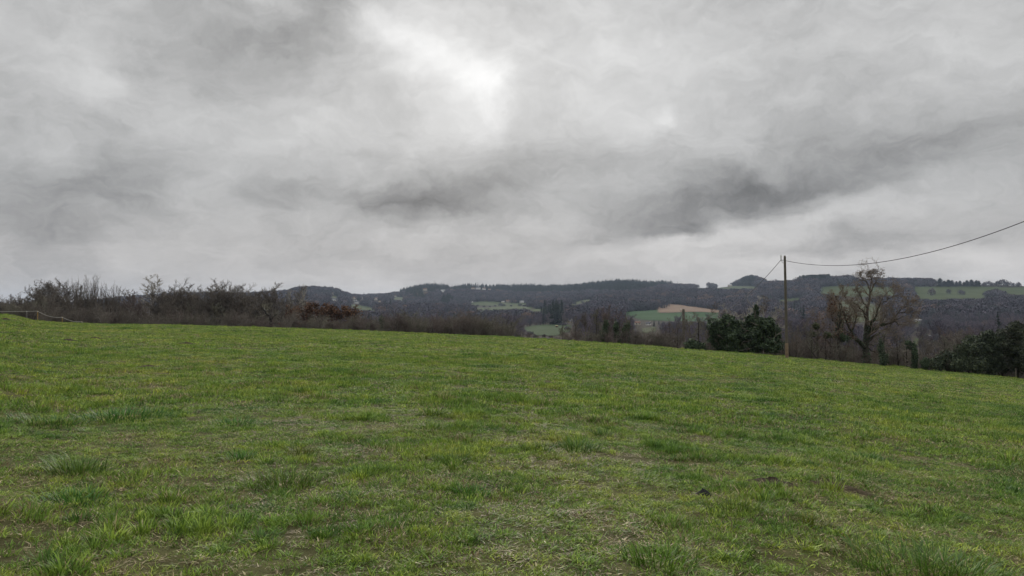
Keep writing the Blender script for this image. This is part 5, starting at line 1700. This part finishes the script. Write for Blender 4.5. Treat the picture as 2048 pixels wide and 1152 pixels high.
G = "pines standing along the right skyline"
for i, px, pt, w, lb in [(3, 1880, 556, 1.0, "tallest dark pine at the left end of the skyline row"), (4, 1889, 561, 1.2, "round topped pine second in the skyline row"), (3, 1897, 559, 1.2, "dark pine third in the skyline row"), (4, 1904, 560, 1.1, "pine at the end of the solid dark part of the skyline row"), (3, 1913, 562, .9, "low pine with sky showing under its crown"), (4, 1920, 561, .9, "pine between two gaps in the skyline row"), (3, 1928, 563, .8, "small pine left of the paired tall pines"), (4, 1934, 560, .9, "left one of the paired tall pines"), (3, 1943, 559, 1.1, "right one of the paired tall pines"), (4, 1953, 560, 1.0, "last broad pine before the bare skyline trees"), (3, 1958, 561, .8, "slim pine touching the last broad pine")]:
    lone("pine_tree", lb, "tree", SP[i - 3], 18, px, 573.3, pt, w * 1.25, G)
G = "bare trees along the right skyline"
for i, px, pt, lb in [(0, 1968, 565, "low bare tree right after the skyline pines"), (1, 1977, 562, "bare tree second after the skyline pines"), (2, 1987, 565, "small bare tree third after the skyline pines"), (3, 1997, 562, "bare tree left of the tallest bare skyline tree"), (4, 2006, 559, "tallest bare tree on the right skyline"), (5, 2016, 563, "bare tree right of the tallest bare skyline tree"), (0, 2027, 566, "low bare tree near the right end of the skyline"), (2, 2036, 568, "lowest bare tree near the right end of the skyline")]:
    lone("bare_tree", lb, "tree", FB[i], 11, px, 573.8, pt, 1.1, G)
lone("conifer_tree", "small pointed conifer at the right end of the skyline", "tree", FC[0], 18, 2043, 574, 567, 1.0)
G = "bushes dotted over the right hillside pasture"
for i, px, pb, pt, w, lb in [(0, 1864, 591, 577, 1.0, "largest bush on the left part of the hillside pasture"), (1, 1897.5, 588, 578, .8, "bush in the middle of the hillside pasture"), (2, 1921, 590, 579, .8, "left bush of the close pair on the hillside pasture"), (3, 1927, 590.5, 582, .8, "right bush of the close pair on the hillside pasture")]:
    lone("far_bush", lb, "bush", FB[i], 11, px, pb, pt, w, G)
for j in range(7):
    lone("far_bush", "dark bush of the thicket jutting into the hillside pasture", "bush", FB[j % 6], 11, 1974 + j * 5.5, 594 + (j % 3), 578 + abs(j - 3) * 1.5, 1.3, "thicket on the hillside pasture")
HB = "hedge bushes crossing the far meadows"
for j, (px, pb, pt) in enumerate([(955, 613, 609), (968, 614.5, 611), (980, 614, 611), (990, 613, 609.5), (1001, 612, 606), (1008, 612.5, 608), (1022, 613, 609.5), (1040, 612, 607), (1049, 613.5, 609), (1056, 614, 608), (962, 621.5, 618), (975, 622, 619), (990, 621.5, 618.5), (1150, 609, 605), (1165, 606, 602), (1056, 673, 666), (1070, 675, 669), (1101, 675, 670), (1128, 652, 645), (1120, 651, 646), (1060, 670, 662), (1088, 674, 668), (1135, 660, 652)]):
    lone("far_bush", "hedge bush on the far field lines around the meadows", "bush", FB[j % 6], 11, px, pb, pt, 1.5, HB)
lone("bare_tree", "round lone tree at the corner of the tan stubble field", "tree", FB[1], 11, 1329, 616.5, 603, 1.25)
lone("bare_tree", "small brown tree beside the lone one on the stubble field", "tree", FB[4], 11, 1321, 616, 607, 1.2)
lone("conifer_tree", "dark pointed conifer beside the white farmhouse", "tree", FC[0], 18, 1308, 654, 638.5, 1.25)
lone("conifer_tree", "round dark evergreen right of the pointed conifer by the farmhouse", "tree", FC[3], 18, 1317.5, 649, 641.5, 1.6)
lone("conifer_tree", "dark conifer standing in the middle of the village", "tree", FC[4], 18, 698, 606, 594, 1.4)
lone("conifer_tree", "slim dark conifer between the village houses", "tree", FC[1], 18, 719, 607, 595, .9)
lone("conifer_tree", "dark conifer right of the village saddle", "tree", FC[3], 18, 736, 601, 592, 1.3)
lone("conifer_tree", "tall dark conifer left of the paddock under the conifer hill", "tree", FC[4], 18, 778, 600, 585, 1.3)
lone("conifer_tree", "conifer by the long low house in the valley", "tree", FC[3], 18, 1812, 645, 632, 1.4)
G = "small trees on the bare stretch of skyline left of the plantation"
for i, px, pt, lb in [(0, 1541, 562, "low tree on the skyline immediately left of the tall pole"), (2, 1549, 559, "round tree on the skyline left of the tall pole"), (3, 1557, 561, "thin tree on the skyline beside the tall pole"), (4, 1580, 561, "small tree on the skyline right of the tall pole"), (5, 1588, 560, "tree on the skyline left of the dark plantation"), (1, 1395, 569, "tiny tree on the skyline left of the crest meadow"), (0, 1418, 565, "bare tree on the skyline left of the lone farmhouse"), (3, 1425, 566, "second bare tree on the skyline left of the lone farmhouse")]:
    lone("bare_tree", lb, "tree", FB[i], 11, px, 567.5 if px > 1500 else 574, pt, 1.1, G)
MAST = simple("mast_steel", (.10, .10, .105), .6, .2, 5)
for px, pb, pt, lb in [(623.5, 578, 570, "thin mast rising from the wooded knoll"), (868.5, 570, 560.5, "thin mast rising from the conifer hill")]:
    x, y, z, r = hit(px, 584 if px < 700 else 579)
    h = EYE + slope(px, pt) * r - z
    V, Q = tubes(np.array([[[0, 0, 0], [0, 0, h * .6], [0, 0, h]]]), np.array([[.7, .55, .25]]), 6)
    V2, Q2 = box(-1.6, 1.6, -.2, .2, h * .78, h * .8)
    tag(obj("radio_mast", mk("radio_mast", *join([(V, Q), (V2, Q2)]), mat=MAST), None, (x, y, z)), lb, "mast")

# ------------------------------------------------------------------ the air
m, n = material("valley_haze")
vol = n.add("ShaderNodeVolumePrincipled")
vol.inputs["Color"].default_value = (.66, .80, 1, 1); vol.inputs["Density"].default_value = HAZE
vol.inputs["Anisotropy"].default_value = .2
om = n.add("ShaderNodeOutputMaterial"); n.l.new(vol.outputs[0], om.inputs["Volume"])
zs = [v.co.z for v in bpy.data.objects["hills"].data.vertices]
V, Q = box(-6300, 6300, -6300, 6300, min(zs) - 1, 190)
if HAZE > 0:
    o = obj("haze", mk("haze", V, Q, mat=m)); tag(o, "thin bluish winter haze over the valley", "haze", kind='stuff')
